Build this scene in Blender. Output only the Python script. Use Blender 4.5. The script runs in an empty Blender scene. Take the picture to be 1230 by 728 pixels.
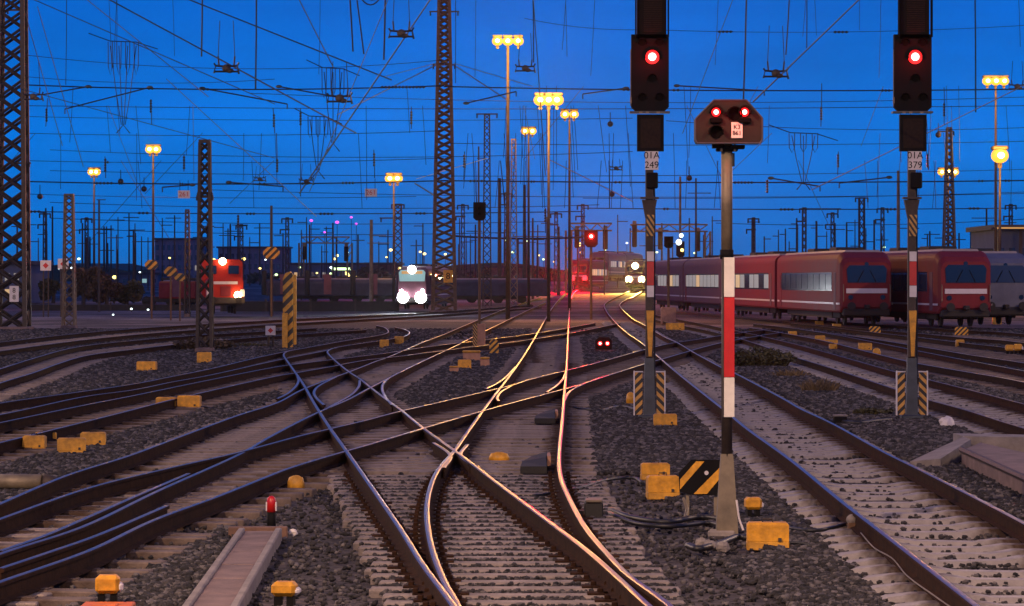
import bpy, math, random
import numpy as np
from mathutils import Vector, Matrix
random.seed(7)
SC = bpy.context.scene
C = SC.collection
R = math.radians
# ------------------------------------------------------------------ camera
F = 3800.0          # focal length in photo pixels (1230 wide)
HZ, CX, H = 335.0, 615.0, 2.5
cam = bpy.data.cameras.new('camera'); co = bpy.data.objects.new('camera', cam); C.objects.link(co)
co.location = (0, 0, H); co.rotation_euler = (R(90), 0, 0)
cam.sensor_width = 36; cam.lens = 36 * F / 1230
cam.shift_y = -(364 - HZ) / 1230
cam.clip_start = 0.5; cam.clip_end = 12000
SC.camera = co
# ------------------------------------------------------------------ dusk sky
W = bpy.data.worlds.new('World'); SC.world = W; W.use_nodes = True
nt = W.node_tree; bgn = nt.nodes['Background']
geo = nt.nodes.new('ShaderNodeTexCoord'); sep = nt.nodes.new('ShaderNodeSeparateXYZ')
nt.links.new(geo.outputs['Generated'], sep.inputs[0])
ramp = nt.nodes.new('ShaderNodeValToRGB'); el = ramp.color_ramp.elements
el[0].position = 0.0; el[0].color = (.010, .125, .42, 1)
el[1].position = 1.0; el[1].color = (0.004, 0.055, 0.30, 1)
for p, c in ((0.010, (.003, .155, .58, 1)), (0.040, (.0, .185, .74, 1)), (0.088, (.0, .138, .66, 1)), (0.30, (.002, .07, .40, 1))):
    e = el.new(p); e.color = c
nt.links.new(sep.outputs['Z'], ramp.inputs[0])
nz = nt.nodes.new('ShaderNodeTexNoise'); nz.inputs['Scale'].default_value = 7.0; nz.inputs['Detail'].default_value = 4
mp = nt.nodes.new('ShaderNodeMapping'); mp.inputs['Scale'].default_value = (1, 1, 5)
nt.links.new(geo.outputs['Generated'], mp.inputs[0]); nt.links.new(mp.outputs[0], nz.inputs['Vector'])
mr = nt.nodes.new('ShaderNodeMapRange'); mr.inputs[1].default_value = 0.25; mr.inputs[2].default_value = 0.75; mr.inputs[3].default_value = 0.80; mr.inputs[4].default_value = 1.12
nt.links.new(nz.outputs[0], mr.inputs[0])
mu = nt.nodes.new('ShaderNodeVectorMath'); mu.operation = 'SCALE'
nt.links.new(ramp.outputs[0], mu.inputs[0]); nt.links.new(mr.outputs[0], mu.inputs['Scale'])
nt.links.new(mu.outputs[0], bgn.inputs[0]); bgn.inputs[1].default_value = 1.0
# weak after-glow from behind the camera
sl = bpy.data.lights.new('afterglow', 'SUN'); sl.energy = 0.10; sl.angle = R(25); sl.color = (1, .66, .5)
so = bpy.data.objects.new('afterglow', sl); C.objects.link(so); so.rotation_euler = (R(62), 0, R(-25))
vs = SC.view_settings; vs.view_transform = 'Standard'; vs.look = 'None'; vs.exposure = 0.0; vs.gamma = 1; vs.use_curve_mapping = False
SC.cycles.use_denoising = True
SC.cycles.max_bounces = 5; SC.cycles.diffuse_bounces = 2; SC.cycles.glossy_bounces = 3
SC.cycles.sample_clamp_indirect = 4
SC.cycles.volume_bounces = 0
# ------------------------------------------------------------------ projection helpers (the ground rises a little beyond 280 m)
def sstep(a, b, x):
    t = min(1, max(0, (x - a) / (b - a))); return t * t * (3 - 2 * t)
def lift(D): return 1.5 * sstep(280, 520, D)
def depth(py, h=0.0):
    d = max(py - HZ, 1.2); lo, hi = 8.0, 3000.0
    for _ in range(48):
        m = (lo + hi) / 2
        if F * (H - lift(m) - h) / m > d: lo = m
        else: hi = m
    return lo
def gp(px, py, h=0.0):
    D = depth(py, h); return Vector(((px - CX) / F * D, D, lift(D) + h))
def at(px, py, D): return Vector(((px - CX) / F * D, D, H - (py - HZ) / F * D))
GZ = -0.20           # top of the ballast below the rail heads
# ------------------------------------------------------------------ materials
MATS = {}
def mat(name, col, rough=.6, metal=0.0, var=0.0, vscale=3.0, bump=0.0, bscale=40.0, emit=None, es=1.0, spec=None, col2=None):
    if name in MATS: return MATS[name]
    m = bpy.data.materials.new(name); m.use_nodes = True; t = m.node_tree; b = t.nodes['Principled BSDF']
    b.inputs['Base Color'].default_value = (*col, 1); b.inputs['Roughness'].default_value = rough; b.inputs['Metallic'].default_value = metal
    if spec is not None: b.inputs['Specular IOR Level'].default_value = spec
    if var > 0 or col2 or bump > 0:
        tc = t.nodes.new('ShaderNodeTexCoord')
    if var > 0 or col2:
        n = t.nodes.new('ShaderNodeTexNoise'); n.inputs['Scale'].default_value = vscale; n.inputs['Detail'].default_value = 6; n.inputs['Roughness'].default_value = .65
        t.links.new(tc.outputs['Object'], n.inputs['Vector'])
        r = t.nodes.new('ShaderNodeValToRGB'); e = r.color_ramp.elements
        e[0].position = .32; e[1].position = .70
        c2 = col2 if col2 else tuple(min(1, c * (1 + var)) for c in col)
        c1 = tuple(c * (1 - var) for c in col)
        e[0].color = (*c1, 1); e[1].color = (*c2, 1)
        t.links.new(n.outputs[0], r.inputs[0]); t.links.new(r.outputs[0], b.inputs['Base Color'])
        mm = t.nodes.new('ShaderNodeMapRange'); mm.inputs[3].default_value = max(.05, rough - .12); mm.inputs[4].default_value = min(1, rough + .12)
        t.links.new(n.outputs[0], mm.inputs[0]); t.links.new(mm.outputs[0], b.inputs['Roughness'])
    if bump > 0:
        n2 = t.nodes.new('ShaderNodeTexNoise'); n2.inputs['Scale'].default_value = bscale; n2.inputs['Detail'].default_value = 5
        t.links.new(tc.outputs['Object'], n2.inputs['Vector'])
        bp = t.nodes.new('ShaderNodeBump'); bp.inputs['Strength'].default_value = bump; bp.inputs['Distance'].default_value = .02
        t.links.new(n2.outputs[0], bp.inputs['Height']); t.links.new(bp.outputs[0], b.inputs['Normal'])
    if emit:
        b.inputs['Emission Color'].default_value = (*emit, 1); b.inputs['Emission Strength'].default_value = es
    MATS[name] = m; return m
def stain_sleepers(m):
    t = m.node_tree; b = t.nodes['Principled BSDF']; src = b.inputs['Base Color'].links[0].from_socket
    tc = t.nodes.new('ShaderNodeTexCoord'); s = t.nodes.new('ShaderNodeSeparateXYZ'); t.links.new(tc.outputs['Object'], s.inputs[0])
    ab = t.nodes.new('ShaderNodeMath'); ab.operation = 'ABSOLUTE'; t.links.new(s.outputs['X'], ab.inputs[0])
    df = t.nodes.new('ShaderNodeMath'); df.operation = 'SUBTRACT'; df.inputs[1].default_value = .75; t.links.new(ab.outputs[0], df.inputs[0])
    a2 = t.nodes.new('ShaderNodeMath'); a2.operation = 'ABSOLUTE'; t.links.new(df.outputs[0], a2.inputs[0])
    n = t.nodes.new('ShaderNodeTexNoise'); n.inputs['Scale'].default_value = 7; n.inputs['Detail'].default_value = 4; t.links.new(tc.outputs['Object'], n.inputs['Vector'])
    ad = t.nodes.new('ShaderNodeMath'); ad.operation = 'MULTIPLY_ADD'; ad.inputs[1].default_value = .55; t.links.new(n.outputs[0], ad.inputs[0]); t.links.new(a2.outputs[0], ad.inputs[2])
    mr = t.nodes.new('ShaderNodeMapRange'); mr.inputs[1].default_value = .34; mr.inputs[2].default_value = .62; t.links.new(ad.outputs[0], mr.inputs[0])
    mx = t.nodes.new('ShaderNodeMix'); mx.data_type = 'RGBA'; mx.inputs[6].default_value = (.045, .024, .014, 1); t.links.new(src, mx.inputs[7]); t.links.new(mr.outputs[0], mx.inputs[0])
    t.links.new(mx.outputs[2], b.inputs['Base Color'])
def stripes(name, c1, c2, period, slope=1.0, rough=.5, axis='XZ'):
    """diagonal two-colour warning stripes in object space"""
    if name in MATS: return MATS[name]
    m = bpy.data.materials.new(name); m.use_nodes = True; t = m.node_tree; b = t.nodes['Principled BSDF']
    tc = t.nodes.new('ShaderNodeTexCoord'); s = t.nodes.new('ShaderNodeSeparateXYZ'); t.links.new(tc.outputs['Object'], s.inputs[0])
    mul = t.nodes.new('ShaderNodeMath'); mul.operation = 'MULTIPLY_ADD'; mul.inputs[1].default_value = slope
    t.links.new(s.outputs['X'], mul.inputs[0]); t.links.new(s.outputs['Z'], mul.inputs[2])
    d = t.nodes.new('ShaderNodeMath'); d.operation = 'DIVIDE'; d.inputs[1].default_value = period; t.links.new(mul.outputs[0], d.inputs[0])
    fr = t.nodes.new('ShaderNodeMath'); fr.operation = 'FRACT'; t.links.new(d.outputs[0], fr.inputs[0])
    gt = t.nodes.new('ShaderNodeMath'); gt.operation = 'GREATER_THAN'; gt.inputs[1].default_value = .5; t.links.new(fr.outputs[0], gt.inputs[0])
    mx = t.nodes.new('ShaderNodeMix'); mx.data_type = 'RGBA'; mx.inputs[6].default_value = (*c1, 1); mx.inputs[7].default_value = (*c2, 1)
    t.links.new(gt.outputs[0], mx.inputs[0])
    n = t.nodes.new('ShaderNodeTexNoise'); n.inputs['Scale'].default_value = 9; n.inputs['Detail'].default_value = 6; t.links.new(tc.outputs['Object'], n.inputs['Vector'])
    mr_ = t.nodes.new('ShaderNodeMapRange'); mr_.inputs[1].default_value = .3; mr_.inputs[2].default_value = .7; mr_.inputs[3].default_value = .65; mr_.inputs[4].default_value = 1.05
    t.links.new(n.outputs[0], mr_.inputs[0])
    sc = t.nodes.new('ShaderNodeVectorMath'); sc.operation = 'SCALE'; t.links.new(mx.outputs[2], sc.inputs[0]); t.links.new(mr_.outputs[0], sc.inputs['Scale'])
    t.links.new(sc.outputs[0], b.inputs['Base Color']); b.inputs['Roughness'].default_value = rough
    MATS[name] = m; return m
M = {}
M['rail_side'] = mat('rail_side', (.032, .015, .008), .95, 0, .5, 6, .3, 30, spec=.08)
M['rail_head'] = mat('rail_head', (.50, .35, .22), .32, 1.0, .22, 2.5)
M['rail_worn'] = mat('rail_worn', (.16, .10, .07), .42, .8, .35, 4)
M['sleeper_concrete'] = mat('sleeper_concrete', (.265, .24, .24), .9, 0, .32, 2.2, .5, 45)
M['sleeper_wood'] = mat('sleeper_wood', (.20, .16, .14), .92, 0, .42, 2.6, .7, 38)
M['sleeper_dark'] = mat('sleeper_dark', (.13, .095, .078), .92, 0, .5, 2.6, .6, 38)
M['bearer'] = mat('turnout_bearer', (.19, .155, .14), .92, 0, .6, 2.2, .7, 38)
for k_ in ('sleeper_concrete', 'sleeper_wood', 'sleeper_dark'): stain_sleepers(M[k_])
M['stone'] = mat('stone', (.105, .078, .078), .95, 0, .55, 3.0, .6, 60)
M['concrete'] = mat('concrete', (.21, .18, .16), .9, 0, .30, 3, .4, 25)
M['trough_lid'] = mat('trough_lid', (.17, .115, .10), .9, 0, .35, 3, .5, 30)
M['yellow'] = mat('yellow_paint', (.62, .28, .012), .5, 0, .38, 7, .25, 20)
M['yellow_dirty'] = mat('yellow_dirty', (.50, .24, .02), .6, 0, .45, 6, .2, 20)
M['black'] = mat('black_paint', (.006, .0055, .0055), .75, 0, .3, 4, spec=.12)
M['black_matte'] = mat('black_matte', (.004, .004, .004), .9, spec=.08)
M['rubber'] = mat('rubber', (.012, .011, .010), .75, 0, .4, 5, .4, 30)
M['cable'] = mat('cable', (.010, .010, .011), .5)
M['galv'] = mat('galvanised', (.19, .15, .095), .55, .3, .3, 5, .1, 20)
M['steel_dark'] = mat('steel_dark', (.055, .040, .032), .65, .4, .4, 4, .2, 20)
M['steel_blue'] = mat('steel_bluegrey', (.055, .065, .075), .55, .4, .3, 4, .2, 20)
M['steel_lit'] = mat('steel_lamplit', (.23, .16, .09), .65, .3, .35, 4, .2, 20)  # steel with warm lamplight put into its base colour
M['gantry_lit'] = mat('gantry_lit', (.42, .23, .085), .65, .1, .35, 2)  # gantry steel, colour brightened to look lamp-lit
M['steel_rust'] = mat('steel_rust', (.12, .065, .035), .75, .3, .45, 4, .2, 20)
M['wire'] = mat('wire', (.012, .016, .03), .6, .5)
M['wire_bright'] = mat('wire_bright', (.50, .42, .36), .35, .8)
M['insul'] = mat('insulator', (.022, .018, .02), .35)
M['white'] = mat('white_paint', (.72, .66, .55), .5, 0, .12, 6)
M['sign_white'] = mat('sign_white', (.62, .56, .52), .5, 0, .12, 6)
M['red'] = mat('red_paint', (.50, .010, .008), .42, 0, .15, 5)
M['head_brown'] = mat('head_brown', (.026, .016, .012), .65, 0, .3, 5, spec=.2)
M['panel_brown'] = mat('panel_brown', (.018, .009, .006), .7, 0, .4, 20, spec=.15)
M['train_red'] = mat('train_red', (.17, .020, .026), .6, 0, .18, 1.5, spec=.12)
M['train_red_dull'] = mat('train_red_dull', (.14, .062, .082), .62, 0, .22, 1.5, spec=.12)
M['loco_red'] = mat('loco_red', (.36, .022, .014), .55, 0, .15, 2, spec=.15)
M['roof_grey'] = mat('roof_grey', (.20, .17, .20), .5, 0, .25, 1.2)
M['under'] = mat('underframe', (.020, .015, .013), .8, 0, .4, 3)
M['glass'] = mat('windscreen', (.010, .016, .03), .06, 0, spec=.8)
M['train_white'] = mat('train_white', (.58, .50, .50), .4, 0, .1, 3)
M['grey_coach'] = mat('grey_coach', (.13, .13, .17), .6, 0, .2, 1.0, spec=.15)
M['dark_coach'] = mat('dark_coach', (.035, .040, .075), .6, 0, .35, .8, spec=.15)
M['rough_wood'] = mat('rough_wood', (.14, .075, .05), .9, 0, .35, 4, .4, 30)
M['orange'] = mat('orange_plate', (.60, .13, .02), .6, 0, .3, 6)
M['tan_box'] = mat('tan_box', (.36, .18, .11), .7, 0, .25, 5)
M['brick'] = mat('brick_dark', (.13, .075, .06), .9, 0, .4, .6, .3, 4)
M['plaster'] = mat('plaster', (.20, .16, .19), .9, 0, .25, .25)
M['plaster_blue'] = mat('plaster_blue', (.10, .12, .17), .9, 0, .25, .25)
M['roof_dark'] = mat('roof_dark', (.05, .045, .055), .8, 0, .3, .5)
M['leaf'] = mat('leaf', (.050, .050, .022), .9, 0, .5, 1.0, col2=(.10, .085, .03))
M['leaf_brown'] = mat('leaf_brown', (.060, .038, .025), .95, 0, .5, 1.0, col2=(.13, .085, .045))
M['dry_grass'] = mat('dry_grass', (.13, .08, .04), .95, 0, .5, 2.0, col2=(.22, .15, .07))
M['bark'] = mat('bark', (.05, .035, .025), .95, 0, .4, 3)
M['st_yb'] = stripes('stripes_yellow_black', (.010, .009, .008), (.72, .33, .015), .22, 1.0)
M['st_yb_r'] = stripes('stripes_yellow_black_mirror', (.010, .009, .008), (.72, .33, .015), .22, -1.0)
M['st_small'] = stripes('stripes_small', (.010, .009, .008), (.62, .31, .05), .17, 1.0)
M['st_small_r'] = stripes('stripes_small_mirror', (.010, .009, .008), (.62, .31, .05), .17, -1.0)
M['st_mast'] = stripes('stripes_mast', (.010, .009, .008), (.50, .26, .05), .14, 1.5)
M['st_board'] = stripes('stripes_board', (.010, .009, .008), (.66, .30, .02), .52, -1.0)
M['st_post'] = stripes('stripes_post', (.010, .009, .008), (.72, .33, .015), .44, -1.0)
M['st_wide'] = stripes('stripes_wide', (.014, .010, .008), (.74, .32, .012), .58, -1.0)
def lamp_mat(name, col, s): return mat(name, (.02, .02, .02), .4, emit=col, es=s)
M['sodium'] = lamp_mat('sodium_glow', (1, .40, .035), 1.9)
M['sodium_core'] = lamp_mat('sodium_core', (1, .78, .36), 10)
M['red_core'] = lamp_mat('red_core', (1, .42, .36), 7)
M['red_halo'] = lamp_mat('red_halo', (1, .004, .006), 2.2)
M['red_tail'] = lamp_mat('red_tail', (1, .02, .03), 6)
M['white_lamp'] = lamp_mat('white_lamp', (.95, .97, 1), 30)
M['yellow_lamp'] = lamp_mat('yellow_lamp', (1, .86, .40), 30)
M['lit_plate'] = lamp_mat('lit_plate', (1, .50, .14), .55)
M['win_warm'] = lamp_mat('window_warm', (1, .62, .30), .6)
M['win_pale'] = lamp_mat('window_pale', (.9, .80, .75), .28)
M['win_blue'] = lamp_mat('window_teal', (.45, .80, .85), .5)
M['win_dim'] = mat('window_dim', (.03, .04, .07), .12, spec=.8)
M['purple'] = lamp_mat('purple_lamp', (.85, .12, .95), 1.6)
M['small_yellow'] = lamp_mat('small_yellow_lamp', (1, .72, .18), 4)
M['small_green'] = lamp_mat('small_green_lamp', (.72, 1, .45), 2.5)
M['small_white'] = lamp_mat('small_white_lamp', (.8, .95, .95), 3)
# ------------------------------------------------------------------ mesh builder
class MB:
    def __init__(s): s.v = []; s.f = []; s.mi = []; s.cur = 0
    def add(s, vs, fs, T=None):
        o = len(s.v)
        for v in vs:
            v = Vector(v)
            s.v.append(tuple(T @ v) if T is not None else tuple(v))
        for f in fs: s.f.append(tuple(i + o for i in f)); s.mi.append(s.cur)
        return s
    def box(s, c, d, T=None, bev=0.0, rz=0.0):
        x, y, z = d[0] / 2, d[1] / 2, d[2] / 2
        X = Matrix.Translation(Vector(c)) @ Matrix.Rotation(rz, 4, 'Z')
        if T is not None: X = T @ X
        if bev <= 0:
            vs = [(-x, -y, -z), (x, -y, -z), (x, y, -z), (-x, y, -z), (-x, -y, z), (x, -y, z), (x, y, z), (-x, y, z)]
            return s.add(vs, [(0, 3, 2, 1), (4, 5, 6, 7), (0, 1, 5, 4), (1, 2, 6, 5), (2, 3, 7, 6), (3, 0, 4, 7)], X)
        b = min(bev, x * .9, y * .9, z * .9)
        vs = []; idx = {}
        for sx in (-1, 1):
            for sy in (-1, 1):
                for sz in (-1, 1):
                    for k in range(3):
                        p = [sx * (x - b), sy * (y - b), sz * (z - b)]; p[k] += (sx, sy, sz)[k] * b
                        idx[(sx, sy, sz, k)] = len(vs); vs.append(tuple(p))
        fs = []
        def q(k, a, bb):   # face along axis k
            for sg in (-1, 1):
                out = []
                for (u, w) in ((-1, -1), (1, -1), (1, 1), (-1, 1)):
                    t = [0, 0, 0]; t[k] = sg; t[a] = u; t[bb] = w; out.append(idx[(t[0], t[1], t[2], k)])
                fs.append(tuple(out if sg > 0 else out[::-1]))
        q(0, 1, 2); q(1, 2, 0); q(2, 0, 1)
        for k in range(3):      # edges parallel to axis k
            a, bb = (k + 1) % 3, (k + 2) % 3
            for u in (-1, 1):
                for w in (-1, 1):
                    t0 = [0, 0, 0]; t0[a] = u; t0[bb] = w; t1 = list(t0); t0[k] = -1; t1[k] = 1
                    f = [idx[(*t0, a)], idx[(*t1, a)], idx[(*t1, bb)], idx[(*t0, bb)]]
                    fs.append(tuple(f if u * w < 0 else f[::-1]))
        for sx in (-1, 1):
            for sy in (-1, 1):
                for sz in (-1, 1):
                    f = [idx[(sx, sy, sz, 0)], idx[(sx, sy, sz, 1)], idx[(sx, sy, sz, 2)]]
                    fs.append(tuple(f if sx * sy * sz > 0 else f[::-1]))
        return s.add(vs, fs, X)
    def prism(s, poly, y0, y1, T=None):
        """polygon in the XZ plane (seen from the front, counter-clockwise), from y0 (front) to y1 (back)"""
        n = len(poly)
        vs = [(p[0], y0, p[1]) for p in poly] + [(p[0], y1, p[1]) for p in poly]
        fs = [tuple(range(n)), tuple(range(2 * n - 1, n - 1, -1))]
        fs += [(i, i + n, (i + 1) % n + n, (i + 1) % n) for i in range(n)]
        return s.add(vs, fs, T)
    def loft(s, rings, T=None, caps=True):
        n = len(rings[0]); vs = [p for r in rings for p in r]; fs = []
        for k in range(len(rings) - 1):
            for i in range(n):
                j = (i + 1) % n; fs.append((k * n + i, k * n + j, (k + 1) * n + j, (k + 1) * n + i))
        if caps: fs.append(tuple(range(n - 1, -1, -1))); fs.append(tuple(range((len(rings) - 1) * n, len(rings) * n)))
        return s.add(vs, fs, T)
    def tube(s, pts, r, n=6, T=None):
        pts = [Vector(p) for p in pts]; rings = []
        for i, p in enumerate(pts):
            d = (pts[min(i + 1, len(pts) - 1)] - pts[max(i - 1, 0)])
            if d.length < 1e-9: d = Vector((0, 0, 1))
            d.normalize(); a = Vector((0, 0, 1)) if abs(d.z) < .95 else Vector((1, 0, 0))
            u = d.cross(a).normalized(); w = d.cross(u)
            rr = r[i] if isinstance(r, (list, tuple)) else r
            rings.append([p + u * rr * math.cos(2 * math.pi * k / n) + w * rr * math.sin(2 * math.pi * k / n) for k in range(n)])
        return s.loft(rings, T)
    def ball(s, c, r, n=10, m=6, T=None):
        r = r if isinstance(r, (list, tuple)) else (r, r, r); rings = []
        c = Vector(c)
        for k in range(m + 1):
            ph = math.pi * (k / m - .5); cr = max(math.cos(ph), .02)
            rings.append([c + Vector((r[0] * cr * math.cos(2 * math.pi * i / n), r[1] * cr * math.sin(2 * math.pi * i / n), r[2] * math.sin(ph))) for i in range(n)])
        return s.loft(rings, T)
    def disc(s, c, r, y1, n=18, T=None):
        """short cylinder along Y (a lens seen from the front): front face at c.y, back at c.y+y1"""
        return s.prism([(c[0] + r * math.cos(2 * math.pi * k / n), c[2] + r * math.sin(2 * math.pi * k / n)) for k in range(n)], c[1], c[1] + y1, T)
    def build(s, name, mats, parent=None, smooth=False, loc=None, rz=None):
        me = bpy.data.meshes.new(name); me.from_pydata(s.v, [], s.f)
        for m in (mats if isinstance(mats, (list, tuple)) else [mats]): me.materials.append(m)
        me.polygons.foreach_set('material_index', s.mi)
        if smooth: me.polygons.foreach_set('use_smooth', [True] * len(s.f))
        me.update()
        o = bpy.data.objects.new(name, me); C.objects.link(o)
        if parent is not None: o.parent = parent
        if loc is not None: o.location = loc
        if rz is not None: o.rotation_euler = (0, 0, rz)
        return o
def tag(o, label=None, cat=None, group=None, kind=None):
    if label: o['label'] = label
    if cat: o['category'] = cat
    if group: o['group'] = group
    if kind: o['kind'] = kind
    return o
def thing(name, loc, label, cat, group=None, rz=0.0):
    o = bpy.data.objects.new(name, None); C.objects.link(o); o.location = loc; o.rotation_euler = (0, 0, rz); o.empty_display_size = .2
    return tag(o, label, cat, group)
def kids(o): return [c for c in bpy.data.objects if c.parent == o]
def copy_tree(o, parent=None, known=None):
    c = o.copy(); C.objects.link(c)
    if parent is not None: c.parent = parent
    for ch in list(o.children): copy_tree(ch, c)
    return c
def text_mesh(name, s, size, material, parent, loc, rot=(R(90), 0, 0)):
    cu = bpy.data.curves.new(name, 'FONT'); cu.body = s; cu.size = size; cu.align_x = 'CENTER'; cu.align_y = 'CENTER'; cu.extrude = .004
    tmp = bpy.data.objects.new(name + '_tmp', cu); C.objects.link(tmp)
    me = bpy.data.meshes.new_from_object(tmp.evaluated_get(bpy.context.evaluated_depsgraph_get()))
    bpy.data.objects.remove(tmp); bpy.data.curves.remove(cu)
    me.materials.clear(); me.materials.append(material)
    o = bpy.data.objects.new(name, me); C.objects.link(o); o.parent = parent; o.location = loc; o.rotation_euler = rot
    return o
def point_light(name, loc, watts, col, r=.3, parent=None):
    l = bpy.data.lights.new(name, 'POINT'); l.energy = watts; l.color = col; l.shadow_soft_size = r
    o = bpy.data.objects.new(name, l); C.objects.link(o); o.location = loc
    if parent is not None: o.parent = parent
    return o
def spot_light(name, loc, watts, col, ang, target, r=.1, parent=None, blend=.5):
    l = bpy.data.lights.new(name, 'SPOT'); l.energy = watts; l.color = col; l.shadow_soft_size = r; l.spot_size = R(ang); l.spot_blend = blend
    o = bpy.data.objects.new(name, l); C.objects.link(o); o.location = loc
    o.rotation_euler = (Vector(target) - Vector(loc)).to_track_quat('-Z', 'Y').to_euler()
    if parent is not None: o.parent = parent
    return o
# ================================================================== GROUND
def ground_material():
    m = bpy.data.materials.new('ballast_ground'); m.use_nodes = True; t = m.node_tree; b = t.nodes['Principled BSDF']
    tc = t.nodes.new('ShaderNodeTexCoord')
    v = t.nodes.new('ShaderNodeTexVoronoi'); v.inputs['Scale'].default_value = 13; t.links.new(tc.outputs['Object'], v.inputs['Vector'])
    n = t.nodes.new('ShaderNodeTexNoise'); n.inputs['Scale'].default_value = .35; n.inputs['Detail'].default_value = 8; n.inputs['Roughness'].default_value = .62; t.links.new(tc.outputs['Object'], n.inputs['Vector'])
    r = t.nodes.new('ShaderNodeValToRGB'); e = r.color_ramp.elements
    e[0].position = .34; e[0].color = (.018, .013, .013, 1); e[1].position = .72; e[1].color = (.085, .066, .064, 1)
    t.links.new(n.outputs[0], r.inputs[0])
    sc = t.nodes.new('ShaderNodeSeparateColor'); t.links.new(v.outputs['Color'], sc.inputs[0])
    mr = t.nodes.new('ShaderNodeMapRange'); mr.inputs[3].default_value = .45; mr.inputs[4].default_value = 1.45; t.links.new(sc.outputs[0], mr.inputs[0])
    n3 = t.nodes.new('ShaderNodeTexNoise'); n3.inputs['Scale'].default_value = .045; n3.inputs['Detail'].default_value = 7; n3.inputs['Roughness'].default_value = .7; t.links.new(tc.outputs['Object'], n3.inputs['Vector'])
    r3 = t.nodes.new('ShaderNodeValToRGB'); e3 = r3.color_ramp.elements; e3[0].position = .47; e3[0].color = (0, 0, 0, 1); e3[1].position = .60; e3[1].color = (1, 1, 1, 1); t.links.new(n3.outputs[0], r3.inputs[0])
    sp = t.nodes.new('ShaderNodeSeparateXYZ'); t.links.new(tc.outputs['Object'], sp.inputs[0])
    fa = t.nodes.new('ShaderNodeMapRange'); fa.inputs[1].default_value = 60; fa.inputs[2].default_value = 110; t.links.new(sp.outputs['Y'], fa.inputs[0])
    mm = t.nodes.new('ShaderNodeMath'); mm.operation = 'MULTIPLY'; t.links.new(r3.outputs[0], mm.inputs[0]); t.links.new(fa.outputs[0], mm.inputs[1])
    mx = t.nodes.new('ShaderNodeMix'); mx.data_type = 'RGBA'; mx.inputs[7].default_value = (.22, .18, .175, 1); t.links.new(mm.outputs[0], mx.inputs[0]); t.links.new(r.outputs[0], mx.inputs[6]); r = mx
    s = t.nodes.new('ShaderNodeVectorMath'); s.operation = 'SCALE'; t.links.new(r.outputs[2], s.inputs[0]); t.links.new(mr.outputs[0], s.inputs['Scale'])
    t.links.new(s.outputs[0], b.inputs['Base Color']); b.inputs['Roughness'].default_value = .95
    bp = t.nodes.new('ShaderNodeBump'); bp.inputs['Strength'].default_value = .9; bp.inputs['Distance'].default_value = .04; bp.invert = True
    t.links.new(v.outputs['Distance'], bp.inputs['Height']); t.links.new(bp.outputs[0], b.inputs['Normal'])
    return m
gm = ground_material()
rows = [-120, -60, -20, 0] + [10 + 2.5 * i for i in range(50)] + [140 + 12 * i for i in range(42)] + [700, 900, 1300, 2000, 3500, 7000]
cols = [-5000, -2000, -800, -300, -120] + [-60 + 3 * i for i in range(41)] + [120, 300, 800, 2000, 5000]
g = MB()
for D in rows:
    for x in cols:
        wob = .03 * math.sin(x * .7 + D * .21) * math.sin(D * .13 - x * .4) if 15 < D < 140 and abs(x) < 55 else 0
        g.v.append((x, D, GZ - .06 + lift(D) + wob))
nc = len(cols)
for i in range(len(rows) - 1):
    for j in range(nc - 1):
        g.f.append((i * nc + j, i * nc + j + 1, (i + 1) * nc + j + 1, (i + 1) * nc + j)); g.mi.append(0)
go = g.build('ground', gm, smooth=True); go['kind'] = 'structure'
# ================================================================== TRACKS
def cr(pts, n=7):
    P = [np.array(p, float) for p in pts]; P = [2 * P[0] - P[1]] + P + [2 * P[-1] - P[-2]]; out = []
    for i in range(1, len(P) - 2):
        a, b_, c, d = P[i - 1:i + 3]
        for k in range(n):
            t = k / n
            out.append(.5 * (2 * b_ + (c - a) * t + (2 * a - 5 * b_ + 4 * c - d) * t * t + (3 * b_ - a - 3 * c + d) * t ** 3))
    out.append(P[-2]); return out
# rail profile: (lateral, height) from foot to rounded head, material index per segment
PROF = [(-.070, -.172), (-.070, -.160), (-.012, -.145), (-.009, -.045), (-.036, -.036), (-.036, -.010), (-.028, -.003), (-.012, 0.0),
        (.012, 0.0), (.028, -.003), (.036, -.010), (.036, -.036), (.009, -.045), (.012, -.145), (.070, -.160), (.070, -.172)]
HEADSEG = {6, 7, 8}
def sweep_rail(mb, pts, dz=0.0):
    n = len(pts); rings = []
    for i, p in enumerate(pts):
        d = pts[min(i + 1, n - 1)] - pts[max(i - 1, 0)]; d.z = 0
        if d.length < 1e-6: d = Vector((0, 1, 0))
        d.normalize(); u = Vector((d.y, -d.x, 0))
        rings.append([p + u * a + Vector((0, 0, b_ + dz)) for a, b_ in PROF])
    o = len(mb.v); k = len(PROF)
    for r in rings: mb.v += [tuple(q) for q in r]
    for i in range(n - 1):
        for j in range(k):
            j2 = (j + 1) % k
            mb.f.append((o + i * k + j, o + (i + 1) * k + j, o + (i + 1) * k + j2, o + i * k + j2)); mb.mi.append(1 if j in HEADSEG else 0)
    mb.f.append(tuple(o + j for j in range(k))); mb.mi.append(0)
    mb.f.append(tuple(o + (n - 1) * k + j for j in range(k - 1, -1, -1))); mb.mi.append(0)
def world_pts(px, n=7):
    P = [gp(q[0], q[1]) for q in cr(px, n)]
    if px[0][0] < -50 or px[0][0] > 1380:      # the tracks run on past the edge of the view
        d = (P[0] - P[3]).normalized(); P = [P[0] + d * k for k in (26, 13)] + P
    return P
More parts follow.
